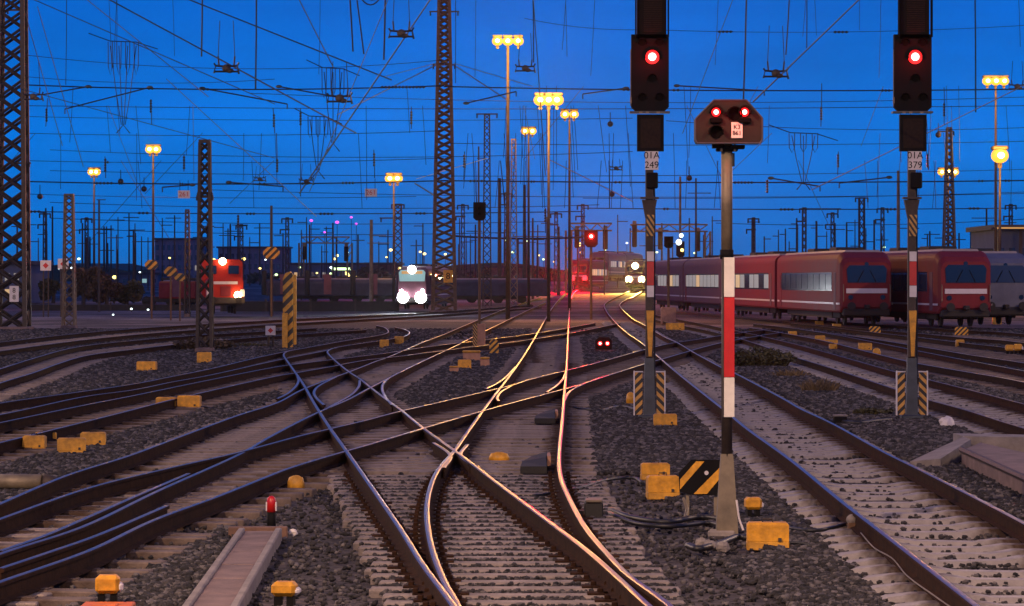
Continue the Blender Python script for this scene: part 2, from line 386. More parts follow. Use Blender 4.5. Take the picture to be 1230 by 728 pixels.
def sleeper_mesh(kind, L=2.6):
    b_ = MB()
    if kind == 'concrete':      # pre-stressed sleeper, higher rail seats and a sunk middle
        st = [(-L / 2, -.235, .10), (-L / 2 + .10, -.190, .115), (-.98, -.165, .115), (-.52, -.165, .115), (-.30, -.198, .095), (.30, -.198, .095), (.52, -.165, .115), (.98, -.165, .115), (L / 2 - .10, -.190, .115), (L / 2, -.235, .10)]
        rings = [[(x, -w - .03, -.33), (x, w + .03, -.33), (x, w, z), (x, -w, z)] for x, z, w in st]
        b_.loft(rings)
    else:
        b_.box((0, 0, -.245), (L, .26, .15), bev=.012)
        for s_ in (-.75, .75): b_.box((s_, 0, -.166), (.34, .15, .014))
    return b_
TRACK_CENTRES = []
def railway_track(label, left, right, sleeper='wood', dz=0.0, extra=(), near=100, dmax=170, ext=None, n=7, spacing=.60, L=2.6, slp_from=0, head='rail_head', skip=None):
    root = thing('railway_track', (0, 0, 0), label, 'railway track', 'railway tracks of the yard')
    tag(root, kind='thing')
    LW, RW = world_pts(left, n), world_pts(right, n)
    for P in (LW, RW):
        b_ = MB(); sweep_rail(b_, P, dz); b_.build('rail', [M['rail_side'], M[head]], root)
    for ex in extra:
        b_ = MB(); sweep_rail(b_, world_pts(ex, 5), dz - .004); b_.build('closure_rail', [M['rail_side'], M[head]], root)
    # centre line, evenly stepped, nearest first
    ra = np.array([p[:] for p in RW]); cl = []
    segs = []
    for a, b2 in zip(LW[:-1], LW[1:]):
        m_ = max(1, int((b2 - a).length / .5)); segs += [a.lerp(b2, k / m_) for k in range(m_)]
    rs = []
    for a, b2 in zip(RW[:-1], RW[1:]):
        m_ = max(1, int((b2 - a).length / .5)); rs += [a.lerp(b2, k / m_) for k in range(m_)]
    rs_a = np.array([p[:] for p in rs])
    for p in segs:
        if p.y > dmax + 20: continue
        d2 = ((rs_a - np.array(p[:])) ** 2).sum(1); q = rs[int(d2.argmin())]; cl.append(((p + q) / 2, q - p))
    cl.sort(key=lambda t: t[0].y)
    TRACK_CENTRES.extend([c for c, _ in cl])
    out = []; last = None
    for c, w in cl:
        if c.y < 22 or c.y > dmax: continue
        if last is None or (c - last).length >= spacing:
            out.append((c, w)); last = c
    km = {'concrete': M['sleeper_concrete'], 'wood': M['sleeper_wood'], 'dark': M['sleeper_dark']}[sleeper]
    kind = 'concrete' if sleeper == 'concrete' else 'wood'
    sm = sleeper_mesh(kind, L); proto = None; rest = MB(); cnt = 0
    for c, w in out:
        if c.y < slp_from or (skip and skip(c)): continue
        ang = math.atan2(w.y, w.x) + random.uniform(-.012, .012); ang = (ang + math.pi / 2) % math.pi - math.pi / 2
        pos = Vector((c.x + random.uniform(-.03, .03), c.y, c.z + dz - random.uniform(.0, .006)))
        if cnt < near:
            if proto is None: o = sm.build('sleeper', km, root); proto = o
            else: o = proto.copy(); C.objects.link(o); o.parent = root
            o.location = pos; o.rotation_euler = (0, 0, ang)
        else:
            rest.add(sm.v, sm.f, Matrix.Translation(pos) @ Matrix.Rotation(ang, 4, 'Z'))
        cnt += 1
    if rest.v: tag(rest.build('sleeper', km, root), kind='stuff')
    return root, out
RL = [(1240, 779), (1173.9, 728), (1084, 658), (1011, 601.9), (952, 554), (900, 516.8), (868.8, 491.4), (819, 452.2), (785.2, 423.5), (768, 410), (749.6, 397), (733, 380), (727, 371), (726, 366), (731, 361.5), (745.7, 354), (762.7, 347.2), (775, 342.8), (790, 339.5)]
RR = [(1440, 740), (1230, 628), (1190, 607), (1157.5, 590.3), (1105.3, 564), (1060, 541.6), (1001.8, 509.6), (962.7, 491.3), (940, 478.3), (884.4, 449), (868.8, 442.4), (833, 423), (816.6, 413.1), (799, 405), (784.9, 397), (770.5, 388.5), (761.4, 384), (752, 376), (745.5, 369), (745.2, 364.8), (752, 359.8), (762.7, 355), (776, 346.8), (795, 341.5)]
railway_track('long track on concrete sleepers right of the banded post, curving away to the yellow headlights', RL, RR, 'concrete', 0.0, near=100, dmax=200)
CL = [(565, 775), (550, 727.7), (534.4, 699), (521, 665), (514, 633), (513, 605), (519.5, 577), (530, 559), (545.7, 541.4), (557.5, 524.4), (577, 497), (599, 468), (617.4, 444.4), (633, 421), (644.8, 401.3), (658, 378.3), (666, 366), (674, 357), (683, 349.5), (697, 344)]
CR = [(852, 775), (805.7, 727.7), (756, 691), (730, 665), (704, 634), (686, 602.7), (674, 574), (671.6, 547), (675.5, 505), (678, 471.8), (680, 449.6), (681.4, 426), (682.7, 395), (683.6, 378.3), (684.5, 365), (687, 356), (693, 349), (704, 343.6)]
trC, _ = railway_track('central track with golden curved switch rails in front, leading to the red tail lamps', CL, CR, 'wood', -.002, near=60, dmax=170, slp_from=43.5,
    extra=[[(521, 531), (541, 546), (533, 561)], [(561.5, 533), (553, 545.5), (565, 556)], [(583.5, 466.6), (597.9, 459.4), (610, 450), (619, 440)], [(614.8, 462.7), (602, 470), (597.3, 477), (599, 481)], [(656.6, 470.5), (668, 463), (676, 455), (680, 446)], [(720, 453.5), (697, 462.7), (684, 470), (677.6, 481)]])
SL = [(575, 775), (545, 727.7), (508, 678), (482, 636.5), (445.8, 584), (414, 538.7), (397, 515), (382.7, 493), (374.8, 480), (365.7, 463.5), (357, 450.5), (346, 435), (341, 427.4), (342.5, 423.5), (350, 421), (372, 417), (420, 408.3), (450, 403.7), (464, 400.5), (466.3, 397.3), (462, 393.5), (452, 391)]
SR = [(836, 775), (779.7, 727.7), (743, 694), (704, 660), (652, 621), (600, 582), (553.6, 546.6), (544.5, 540), (508, 513.8), (483, 493.4), (461, 477.4), (444, 464.3), (432.3, 455), (418, 445.7), (403.6, 434), (394.5, 425), (394, 421.5), (402, 417.8), (420, 414.5), (450.5, 410), (470, 407), (486, 404), (492, 399.5), (486, 395.8), (474.5, 393)]
trS, _ = railway_track('straight diagonal track crossing the yard from the bottom centre up to the left', SL, SR, 'wood', .002, near=70, dmax=120, slp_from=43.5,
    extra=[[(357, 450.5), (358.6, 457), (355, 464), (346, 472), (333, 478.5)], [(403.6, 452.5), (384, 462.5), (377.3, 470), (380, 477.5), (389, 486)], [(432, 456.5), (431.4, 463), (427, 469), (419, 475.7), (393, 490)], [(480, 447), (465, 455.5), (459, 464.5), (462.3, 475.7), (471, 486)]])
X1U = [(-60, 645), (0, 623.5), (104, 587), (198, 563.6), (276, 546), (320, 534.5), (359, 524), (397, 515), (440, 504.8), (476.6, 495), (518, 485.5), (551, 477.7), (583.5, 470), (614.8, 462.7), (638, 455.5), (677.5, 445.8), (720, 435), (772, 420.5), (803, 413), (836, 408), (880, 401), (920, 396)]
X1L = [(-60, 722), (0, 699), (104, 662.6), (182, 626), (260, 597), (320, 573), (346, 563), (381, 552), (412.7, 542.7), (440, 535), (480, 523), (508, 514.6), (557.5, 500), (600, 488), (656.6, 473), (697, 462), (720, 454.5), (746, 446), (780, 435.5), (800, 430), (822, 423.5), (845, 417), (870, 411), (905, 404.5), (940, 399)]
railway_track('long crossing track running from the lower left corner through the slip switches to the right', X1U, X1L, 'dark', .005, near=80, dmax=140, L=2.8)
YU = [(-60, 630), (0, 604), (78, 571), (151, 548), (208, 527), (281, 500), (331, 484), (363, 467.5), (403.6, 452), (424.4, 444.4), (450.5, 434), (466, 428.7), (492, 417.5), (513, 409), (536.6, 400), (560, 390), (590, 377.5), (620, 366), (650, 357)]
YL = [(-60, 690), (0, 664), (98, 632), (187.5, 589.7), (281, 548), (320, 526.3), (352.6, 509), (382.7, 494.4), (416.6, 480), (440, 467.6), (463.6, 455.5), (492, 441), (513, 431), (544.4, 416.5), (568, 404.5), (600, 389), (630, 374.5), (655, 363)]
railway_track('track in the left foreground running up towards the tall lattice mast in the middle', YU, YL, 'wood', -.006, near=70, dmax=140,
    extra=[[(0, 660), (50, 643), (91, 626), (156, 597.5), (226.5, 567.5)], [(0, 681), (60, 661), (120, 640), (200, 606)]])
Z1U = [(-60, 520), (0, 508), (96, 488), (160, 475.5), (230, 461), (320, 443), (360, 437), (417, 430), (466, 424), (508, 417.5), (544, 413), (599, 406.5), (643, 400.5), (682.7, 394), (715, 388)]
Z1L = [(-60, 546), (0, 532), (130, 500), (208, 480), (320, 454.5), (359, 447.5), (398, 440.5), (437.5, 433), (492, 426.6), (531, 421.5), (568, 416.7), (600, 413), (643.5, 407), (682.7, 400.5), (720, 393.5), (745, 388)]
railway_track('flat crossing track passing in front of the two yellow boxes on the left', Z1U, Z1L, 'dark', .008, near=40, dmax=150)
WU = [(-60, 496), (0, 483.5), (96, 470), (160, 460.7), (200, 453), (252, 442.6), (304, 430.2), (335, 423.5), (352, 420)]
WL = [(-60, 508), (13, 494.6), (96.6, 476.5), (160, 467.6), (205, 458.5), (252, 450), (311, 437), (348.7, 429), (385, 422), (404, 417.5)]
railway_track('track on the left curving in below the short yellow and black striped post', WU, WL, 'wood', -.010, near=30, dmax=140)
VU = [(-60, 460), (0, 443), (39, 430.7), (91, 417), (160, 409), (231, 403), (296, 399), (380, 394)]
VL = [(-60, 482), (0, 460), (39, 448), (70.5, 436.6), (104, 427), (160, 419.5), (231, 411.5), (296, 406), (380, 400), (440, 396)]
railway_track('uppermost track on the left edge curving past the dark lattice mast foot', VU, VL, 'wood', 0.0, near=20, dmax=140)
T1L = [(1420, 580), (1250, 521), (1204.6, 506.6), (1161.7, 493), (1111, 479), (1070, 465.6), (1001, 443), (951.7, 428), (920.5, 417), (895, 408.5), (870, 402), (850, 397), (815, 390), (775, 381)]
T1U = [(1460, 545), (1260, 493), (1229, 485), (1165.6, 468.5), (1111, 455), (1068, 444.5), (1029, 433.5), (975, 418.5), (924.4, 406), (895, 399.5), (870, 394.5), (849, 390), (817.5, 384), (775, 376)]
railway_track('rusty track passing just behind the right main signal with the striped foot', T1U, T1L, 'concrete', .003, near=60, dmax=170, head='rail_worn')
T2L = [(1400, 497), (1229, 459), (1165, 447.5), (1099, 436), (1050, 424.5), (990, 409.5), (940, 400), (900, 393.5)]
T2U = [(1400, 478), (1229, 445.5), (1195, 439), (1146, 430), (1099, 420.8), (1050, 411), (1000, 401.5), (950, 394), (905, 389)]
railway_track('second track behind the right main signal, its near rail shining pale', T2U, T2L, 'dark', 0.006, near=20, dmax=150)
T3L = [(1400, 462), (1229, 435.5), (1165, 426), (1111, 417), (1048, 407), (990, 399), (940, 392.5)]
T3U = [(1400, 440), (1229, 419.5), (1165, 412.5), (1111, 406), (1050, 399), (990, 392), (950, 388)]
railway_track('third track from the red trains on the right, strewn with yellow boxes', T3U, T3L, 'dark', -.004, near=10, dmax=150)
T4L = [(1400, 436), (1229, 411.5), (1165, 406), (1099, 400), (1000, 391.5), (940, 386)]
T4U = [(1400, 420), (1229, 401), (1165, 397), (1099, 392.5), (1010, 386.5), (950, 382)]
railway_track('track directly in front of the two red train fronts on the right', T4U, T4L, 'dark', 0.0, near=10, dmax=150)
UU = [(-60, 418), (120, 398), (300, 386), (480, 377), (560, 372), (640, 366)]
UL = [(-60, 430), (120, 406), (300, 391.5), (480, 381), (570, 375), (650, 368.5)]
railway_track('far flat track running along the dark fence on the left', UU, UL, 'wood', 0.0, near=10, dmax=180)
# long shared sleepers under the turnout in the foreground centre: they belong to the central track
def lerp_tab(tab, y):
    for (x0, y0), (x1, y1) in zip(tab[:-1], tab[1:]):
        if y0 <= y <= y1: return x0 + (x1 - x0) * (y - y0) / (y1 - y0)
    return tab[-1][0] if y > tab[-1][1] else tab[0][0]
ledge = [(398, 545), (397, 579), (418, 626), (443, 680), (462, 728), (475, 770)]
redge = [(712, 545), (718, 566), (757, 634), (802, 690), (838, 728), (870, 770)]
TURN = [world_pts(q_) for q_ in (CL, CR, SL, SR)]
D = 22.0
while D < 43.4:
    y = HZ + F * (H + .165) / D
    x0 = (lerp_tab(ledge, y) - CX) / F * D + random.uniform(-.07, .07); x1 = (lerp_tab(redge, y) - CX) / F * D + random.uniform(-.07, .07)
    b_ = MB(); b_.box((0, 0, -.245), (x1 - x0, .23, .15), bev=.02)
    o = b_.build('sleeper', [M['bearer']], trC, loc=((x0 + x1) / 2, D, random.uniform(-.006, .003)), rz=random.uniform(-.006, .006))
    for P in TURN:
        for p_, q_ in zip(P[:-1], P[1:]):
            if min(p_.y, q_.y) <= D <= max(p_.y, q_.y):
                xr = p_.x + (q_.x - p_.x) * (D - p_.y) / (q_.y - p_.y) - (x0 + x1) / 2
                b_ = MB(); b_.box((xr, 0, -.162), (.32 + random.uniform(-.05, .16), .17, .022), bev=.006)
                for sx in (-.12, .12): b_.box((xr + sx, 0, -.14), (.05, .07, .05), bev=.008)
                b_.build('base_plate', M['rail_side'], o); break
    TRACK_CENTRES.extend([Vector((x0 + k * .7, D, 0)) for k in range(int((x1 - x0) / .7) + 1)])
    D += .60
# ------------------------------------------------------------------ loose ballast stones
rng = np.random.default_rng(3)
def stones():
    N = 430000
    # density falls with distance: sample depth with p ~ 1/D
    D = 23.5 * (170 / 23.5) ** rng.random(N)
    px = rng.uniform(-190, 1430, N); x = (px - CX) / F * D
    tc = np.array([(c.x, c.y) for c in TRACK_CENTRES if c.y < 180])
    near = np.full(N, 9.0)
    cell = {}
    for cx_, cy_ in tc: cell.setdefault((int(cx_ // 2), int(cy_ // 2)), []).append((cx_, cy_))
    for i in range(N):
        a, b2 = int(x[i] // 2), int(D[i] // 2); best = 9.0
        for da in (-1, 0, 1):
            for db in (-1, 0, 1):
                for q in cell.get((a + da, b2 + db), ()):
                    dd = (q[0] - x[i]) ** 2 + (q[1] - D[i]) ** 2
                    if dd < best: best = dd
        near[i] = math.sqrt(best)
    intrack = near < 1.28
    ys = HZ + F * (H + .165) / D
    xl = np.interp(ys, [q[1] for q in ledge], [q[0] for q in ledge]); xr = np.interp(ys, [q[1] for q in redge], [q[0] for q in redge])
    turn = (D < 43.2) & (px > xl + 4) & (px < xr - 4); ph = np.mod(D - 22.0, .60)
    crib = turn & (ph > .13) & (ph < .47)
    keep = (~intrack) | ((rng.random(N) < .13) & ~turn) | (turn & (rng.random(N) < .03)) | (crib & (rng.random(N) < .9))
    x, D, intrack, crib = x[keep], D[keep], intrack[keep], crib[keep]; n = len(x)
    size = rng.uniform(.016, .034, n) * np.where(intrack, .75, 1.0) * np.clip(D / 30, .9, 6.0) ** .6
    base = np.array([(-1, -1, -.8), (1, -1, -.8), (1, 1, -.8), (-1, 1, -.8), (-.75, -.7, .8), (.7, -.8, .75), (.8, .7, .85), (-.7, .75, .7)])
    V = base[None] * (1 + rng.uniform(-.32, .32, (n, 8, 3)))
    an = rng.uniform(0, 6.28, n); ti = rng.uniform(-.6, .6, n)
    ca, sa, ct, st = np.cos(an)[:, None], np.sin(an)[:, None], np.cos(ti)[:, None], np.sin(ti)[:, None]
    X = V[..., 0]; Y = V[..., 1]; Z = V[..., 2] * .75
    Y, Z = Y * ct - Z * st, Y * st + Z * ct
    X, Y = X * ca - Y * sa, X * sa + Y * ca
    zz = np.where(crib, -.205, np.where(intrack, -.24, -.22)) + rng.uniform(-.012, .028, n)
    P = np.stack([X * size[:, None] + x[:, None], Y * size[:, None] + D[:, None], Z * size[:, None] + zz[:, None]], -1).reshape(-1, 3)
    fq = np.array([(0, 3, 2, 1), (4, 5, 6, 7), (0, 1, 5, 4), (1, 2, 6, 5), (2, 3, 7, 6), (3, 0, 4, 7)])
    Fq = (fq[None] + (np.arange(n) * 8)[:, None, None]).reshape(-1, 4)
    me = bpy.data.meshes.new('ballast_stones'); me.vertices.add(len(P)); me.vertices.foreach_set('co', P.ravel())
    me.loops.add(Fq.size); me.loops.foreach_set('vertex_index', Fq.ravel().astype(np.int32))
    me.polygons.add(len(Fq)); me.polygons.foreach_set('loop_start', np.arange(0, Fq.size, 4, dtype=np.int32)); me.polygons.foreach_set('loop_total', np.full(len(Fq), 4, dtype=np.int32))
    me.update(calc_edges=True); me.validate(); me.materials.append(M['stone'])
    o = bpy.data.objects.new('ballast', me); C.objects.link(o)
    tag(o, 'dark loose crushed ballast stones between the tracks', 'ballast', kind='stuff')
stones()
# random tone for every stone
_t = M['stone'].node_tree; _g = _t.nodes.new('ShaderNodeNewGeometry'); _r = _t.nodes.new('ShaderNodeValToRGB')
_e = _r.color_ramp.elements; _e[0].color = (.008, .0075, .008, 1); _e[1].color = (.13, .115, .115, 1); _e[1].position = 1; _m = _e.new(.62); _m.color = (.030, .026, .027, 1)
_t.links.new(_g.outputs['Random Per Island'], _r.inputs[0]); _t.links.new(_r.outputs[0], _t.nodes['Principled BSDF'].inputs['Base Color'])
# ================================================================== SIGNALS
def chamfer_rect(x0, x1, z0, z1, c, which='all'):
    p = []
    if which in ('all', 'bottom'): p += [(x0, z0 + c), (x0 + c, z0), (x1 - c, z0), (x1, z0 + c)]
    else: p += [(x0, z0), (x1, z0)]
    if which in ('all', 'top'): p += [(x1, z1 - c), (x1 - c, z1), (x0 + c, z1), (x0, z1 - c)]
    else: p += [(x1, z1), (x0, z1)]
    return p
def red_lens(parent, c, r, power, name='red_lamp'):
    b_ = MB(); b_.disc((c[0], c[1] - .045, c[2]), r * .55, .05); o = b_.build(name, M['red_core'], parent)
    b_ = MB(); b_.disc((c[0], c[1] - .03, c[2]), r, .04); b_.build('halo_ring', M['red_halo'], o)  # red halo round the lamp, painted as a glowing disc behind it
    point_light('red_lamp_light', (c[0], c[1] - .30, c[2]), power, (1, .01, .008), .06, parent)
def hood(b_, c, r, L):
    """half-round visor over a lens"""
    n = 9; a0, a1 = R(-15), R(195)
    for k in range(n):
        t0 = a0 + (a1 - a0) * k / n; t1 = a0 + (a1 - a0) * (k + 1) / n
        p = [(math.cos(t) * rr, math.sin(t) * rr) for t, rr in ((t0, r), (t1, r), (t1, r + .012), (t0, r + .012))]
        b_.prism([(c[0] + q[0], c[2] + q[1]) for q in p], c[1] - L, c[1])
def main_signal(cx, base, label, num, offs):
    D = depth(base, GZ); s = F / D; z = lambda y: (base - y) / s; w = lambda p: p / s
    t = thing('main_signal', at(cx, base, D), label, 'railway signal', 'tall main signals showing red')
    o = lambda x: (x - cx) / s
    b_ = MB(); b_.loft([[(-w(7), -w(6), 0), (w(7), -w(6), 0), (w(7), w(6), 0), (-w(7), w(6), 0)], [(-w(5.4), -w(5), z(430)), (w(5.4), -w(5), z(430)), (w(5.4), w(5), z(430)), (-w(5.4), w(5), z(430))]])
    b_.box((0, 0, .03), (w(26), w(22), .10), bev=.02)
    b_.build('mast_foot', M['steel_blue'], t)
    b_ = MB(); b_.box((0, 0, (z(430) + z(180)) / 2), (w(9.5), w(9), z(180) - z(430)), bev=.02); b_.build('mast', M['steel_dark'], t)
    f = -w(5.2)
    def plate(name, y0, y1, m, hw=4.2):
        q = MB(); q.box((w(1.0), f - .012, (z(y0) + z(y1)) / 2), (w(hw * 2), .018, z(y0) - z(y1) - .006)); return q.build(name, m, t)
    plate('diagonal_stripe_plate', 258, 284, M['st_mast'], 4.6); plate('mast_sign_white', 302, 314, M['sign_white']); plate('mast_sign_red', 314, 343, M['red'])
    plate('mast_sign_white', 343, 357, M['sign_white'])
    q = MB(); q.prism([(-w(1.2), z(428)), (w(2.6), z(428)), (w(5.4), z(373)), (-w(3.8), z(373))], f - .02, f - .002); q.build('mast_sign_yellow', M['yellow'], t)
    # bracket step
    q = MB(); q.box((0, -w(3), z(238)), (w(22), w(12), .04)); q.loft([[(-w(5), -w(4), z(262)), (w(5), -w(4), z(262)), (w(5), w(4), z(262)), (-w(5), w(4), z(262))], [(-w(9), -w(6), z(240)), (w(9), -w(6), z(240)), (w(9), w(6), z(240)), (-w(9), w(6), z(240))]]); q.build('bracket', M['steel_dark'], t)
    q = MB(); q.box((w(3 + offs), -w(4), z(217)), (w(14), w(14), z(208) - z(227)), bev=.02); q.build('junction_box', M['black'], t)
    q = MB(); q.box((w(2.5 + offs * .5), -w(8), z(193)), (w(16), .02, z(182) - z(205)), bev=.004); pl = q.build('number_plate', M['sign_white'], t)
    text_mesh('plate_lettering', num, w(11.5), M['black'], pl, (w(2.5 + offs * .5), -w(8) - .013, z(193)))
    # boards
    yb = -w(9)
    def board(name, x0, x1, y0, y1, ch, which, dep):
        q = MB(); q.prism(chamfer_rect(o(x0), o(x1), z(y1), z(y0), w(ch), which), yb, yb + dep); return q.build(name, M['black'], t)
    lo = board('lower_board', cx - 15, cx + 17, 138, 182, 0, 'none', .16)
    q = MB(); q.prism([(o(cx - 11), z(178)), (o(cx + 13), z(178)), (o(cx + 13), z(143)), (o(cx - 11), z(143))], yb - .012, yb - .002); q.build('indicator_panel', M['panel_brown'], lo)
    mb_ = board('main_board', cx - 22, cx + 23, 42, 134, 5, 'bottom', .18)
    up = board('upper_board', cx - 15, cx + 20, -70, 47, 0, 'none', .30)
    q = MB()
    for k in range(16): q.box((o(cx + 4), yb - .010, z(38 - k * 2.6)), (w(22), .016, w(1.5)))
    q.build('indicator_louvres', M['panel_brown'], up)
    q = MB()
    for sx in (-17, 22): q.box((o(cx + sx), yb - .10, z(-12)), (.02, .22, z(-70) - z(46)))
    q.build('side_hood', M['black_matte'], up)
    q = MB(); q.box((o(cx), yb + .06, z(135.3)), (w(48), .30, .035))
    q.build('board_bracket', M['steel_blue'], t)
    for dx in (-11, -3, 10):
        q = MB(); q.box((o(cx + dx), yb - .11, z(136.2)), (w(4), .03, w(2.2))); q.build('bracket_clamp', M['galv'], t)
    # dark lenses with visors, one lit red
    lit = (cx + 3, 69)
    red_lens(mb_, (o(lit[0]), yb, z(lit[1])), w(8.6), 15)
    q = MB(); hood(q, (o(lit[0]), yb, z(lit[1])), w(8.2), .10); q.build('visor', M['black_matte'], mb_)
    for dx, y in ((3, 95), (-9, 118), (12, 118), (-9, 52), (12, 52)):
        q = MB(); q.disc((o(cx + dx), yb - .012, z(y)), w(4.2), .02); hood(q, (o(cx + dx), yb, z(y)), w(5), .10); q.build('unlit_lens', M['black_matte'], mb_)
    q = MB(); q.tube([(o(cx - 22.6), yb + .02, z(128)), (o(cx - 22.6), yb + .02, z(60))], .012); q.box((o(cx - 22.6), yb, z(121)), (.03, .05, .12)); q.build('side_rod', M['galv'], mb_)
    # striped guard plates at the foot
    for sx, m in ((-1, M['st_small_r']), (1, M['st_small'])):
        a = sx * w(13.5)
        q = MB(); q.box((a, -w(3), z(472)), (w(10), .03, z(447) - z(499)), bev=.004); g_ = q.build('guard_plate', m, t)
        q = MB(); q.box((a + sx * w(4.9), -w(3) - .005, z(472)), (w(1.5), .07, z(446) - z(499.5))); q.box((a, -w(3) - .002, z(446.4)), (w(11.4), .06, w(1.2))); q.build('guard_edge', M['sign_white'], g_)
    # cables down the mast
    q = MB(); q.tube([(w(6.2), 0, z(500)), (w(6.2), 0, z(240)), (w(5), -w(2), z(208))], .02); q.build('mast_cable', M['cable'], t)
    return t
main_signal(780, 503, 'left one of the two tall main signals, a yellow box at its striped foot', '01A\n249', 0)
main_signal(1095, 503, 'right one of the two tall main signals, in front of the red trains', '01A\n379', 1.5)
def shunting_signal():
    cx, base = 873, 641
    D = depth(base, GZ); s = F / D; z = lambda y: (base - y) / s; w = lambda p: p / s; o = lambda x: (x - cx) / s
    t = thing('shunting_signal', at(cx, base, D), 'octagonal headed signal with two red lamps on a tall post with white and red bands', 'railway signal')
    q = MB()
    def sec(y, a, b_): return [(-w(a), -w(b_), z(y)), (w(a), -w(b_), z(y)), (w(a), w(b_), z(y)), (-w(a), w(b_), z(y))]
    q.loft([sec(641, 13, 9), sec(625, 12.5, 9), sec(560, 8.2, 7), sec(545, 7.2, 6.4)]); q.build('post_foot', M['galv'], t)
    q = MB(); q.tube([(0, 0, z(548)), (0, 0, z(303))], w(6.6), 14); q.build('lower_post', M['steel_dark'], t, True)
    q = MB(); q.tube([(0, 0, z(304)), (0, 0, z(172))], w(6.9), 14); q.build('upper_post', M['galv'], t, True)
    q = MB(); q.tube([(0, 0, z(311)), (0, 0, z(300))], w(8.2), 14); q.build('collar', M['black'], t, True)
    for nm, y0, y1, m in (('white_band', 309, 357, 'white'), ('red_band', 357, 453, 'red'), ('white_band', 453, 501, 'white')):
        q = MB(); q.box((w(2.4), -w(8), (z(y0) + z(y1)) / 2), (w(12.6), .02, z(y0) - z(y1) - .004), bev=.003); q.build(nm, M[m], t)
    q = MB(); q.box((w(2.4) - w(7.2), -w(6.5), (z(309) + z(501)) / 2), (w(1.6), w(4), z(309) - z(501))); q.build('band_rail', M['steel_dark'], t)
    poly = [(o(x), z(y)) for x, y in ((836, 173), (911, 173), (914, 169), (914, 143), (895, 121.5), (856, 121.5), (834, 144), (834, 169))]
    q = MB(); q.prism(poly, -w(22), w(10)); hd = q.build('signal_head', M['head_brown'], t)
    q = MB(); n = len(poly)
    for i in range(n):
        a, b_ = poly[i], poly[(i + 1) % n]; q.tube([(a[0], -w(22.4), a[1]), (b_[0], -w(22.4), b_[1])], w(1.1), 6)
    q.build('head_rim', M['steel_blue'], hd)
    yb = -w(22)
    for x, y in ((858.5, 136), (892.5, 136)):
        red_lens(hd, (o(x), yb, z(y)), w(5.2), 4.0)
        q = MB(); hood(q, (o(x), yb, z(y)), w(6.6), .12); q.build('visor', M['black_matte'], hd)
    for x, y, r in ((858.5, 160, 7), (880.5, 138.5, 7.5)):
        q = MB(); q.disc((o(x), yb - .012, z(y)), w(r), .02); hood(q, (o(x), yb, z(y)), w(r + .6), .10); q.build('unlit_lens', M['black_matte'], hd)
    for x in (858.5, 892.5):
        q = MB(); q.box((o(x), yb - .03, z(146)), (w(15), .06, w(6)), bev=.01); q.build('lens_shade', M['black_matte'], hd)
    q = MB(); q.box((o(883.5), yb - .012, z(157.5)), (w(13.5), .02, w(19)), bev=.003); pl = q.build('number_plate', M['white'], hd)
    text_mesh('plate_lettering', 'K3\n861', w(7.2), M['black'], pl, (o(883.5), yb - .025, z(157.5)))
    q = MB(); q.box((o(862), -w(6), z(176)), (w(14), w(14), w(5))); q.box((o(885), -w(6), z(177)), (w(18), w(14), w(5)), bev=.01); q.box((0, 0, z(180)), (w(26), w(18), w(4)), bev=.01); q.build('head_bracket', M['black'], t)
    for x in (866, 882):
        q = MB(); q.box((o(x), -w(9), z(178)), (w(3.4), w(5), w(9)), bev=.01); q.build('bracket_bolt', M['galv'], t)
    q = MB(); q.tube([(w(7.5), -w(2), z(200)), (w(7.5), -w(2), z(184))], .018); q.build('head_cable', M['cable'], t)
    q = MB(); q.box((-w(6), -w(4), .0), (w(34), w(14), .10), bev=.03); q.build('concrete_base', M['concrete'], t)
    q = MB(); q.tube([(w(11), -w(9), z(600)), (w(14), -w(9), z(622)), (w(19), -w(10), z(636))], .012); q.build('foot_cable', M['sign_white'], t)
shunting_signal()
def mid_signal(cx, ytop, yhead, base, w_head, label, lit, box=None, D=None):
    D = D or depth(base, GZ); s = F / D; z = lambda y: (base - y) / s; w = lambda p: p / s
    t = thing('block_signal', at(cx, base, D), label, 'railway signal')
    q = MB(); q.tube([(0, 0, 0), (0, 0, z(yhead - 2))], max(w(1.6), .05), 8); q.build('post', M['steel_rust'], t)
    q = MB(); q.prism(chamfer_rect(-w(w_head / 2), w(w_head / 2), z(yhead), z(ytop), w(w_head * .22), 'bottom'), -w(5), -w(5) + .18); hd = q.build('signal_head', M['black'], t)
    mid = (ytop + yhead) / 2
    if lit == 'red': red_lens(hd, (0, -w(5), z(mid - 3)), w(3.6), 260)
    elif lit == 'white':
        q = MB(); q.ball((-w(2), -w(5) - .06, z(ytop + 1)), w(3.6)); q.ball((w(1), -w(5) - .06, z(ytop - 7)), w(2.6)); q.build('white_lens', M['small_white'], hd)
        q = MB(); q.ball((w(2), -w(5) - .06, z(mid + 1)), w(2)); q.build('orange_lens', M['small_yellow'], hd)
    else:
        for dy in (-4, 3):
            q = MB(); q.disc((0, -w(5) - .02, z(mid + dy)), w(2), .03); hood(q, (0, -w(5), z(mid + dy)), w(2.4), .15); q.build('unlit_lens', M['black_matte'], hd)
    if box:
        x0, y0, x1, y1 = box
        q = MB(); q.box((w((x0 + x1) / 2 - cx), w(2), z((y0 + y1) / 2)), (w(x1 - x0), w(8), w(y1 - y0)), bev=.03); q.build('switch_cabinet', M['tan_box'], t)
    return t
mid_signal(710, 277, 297, 384, 16, 'mid distance signal with a single red light and an orange lit post', 'red')
mid_signal(803, 284, 298, 390, 11, 'unlit black signal on a thin post with a tan cabinet at its foot', None, (794, 369, 812, 390))
mid_signal(817, 290, 309, 372, 10, 'signal with two bright white lights on top beside the left tall signal', 'white')
s4 = mid_signal(576, 243, 265, 418, 15, 'unlit black signal left of the central lamp masts, a pinkish cabinet at its foot', None, (573, 389, 583, 417))
q = MB(); q.box((-.175, -.12, .47), (.17, .03, .95)); q.build('guard_plate', M['st_mast'], s4)
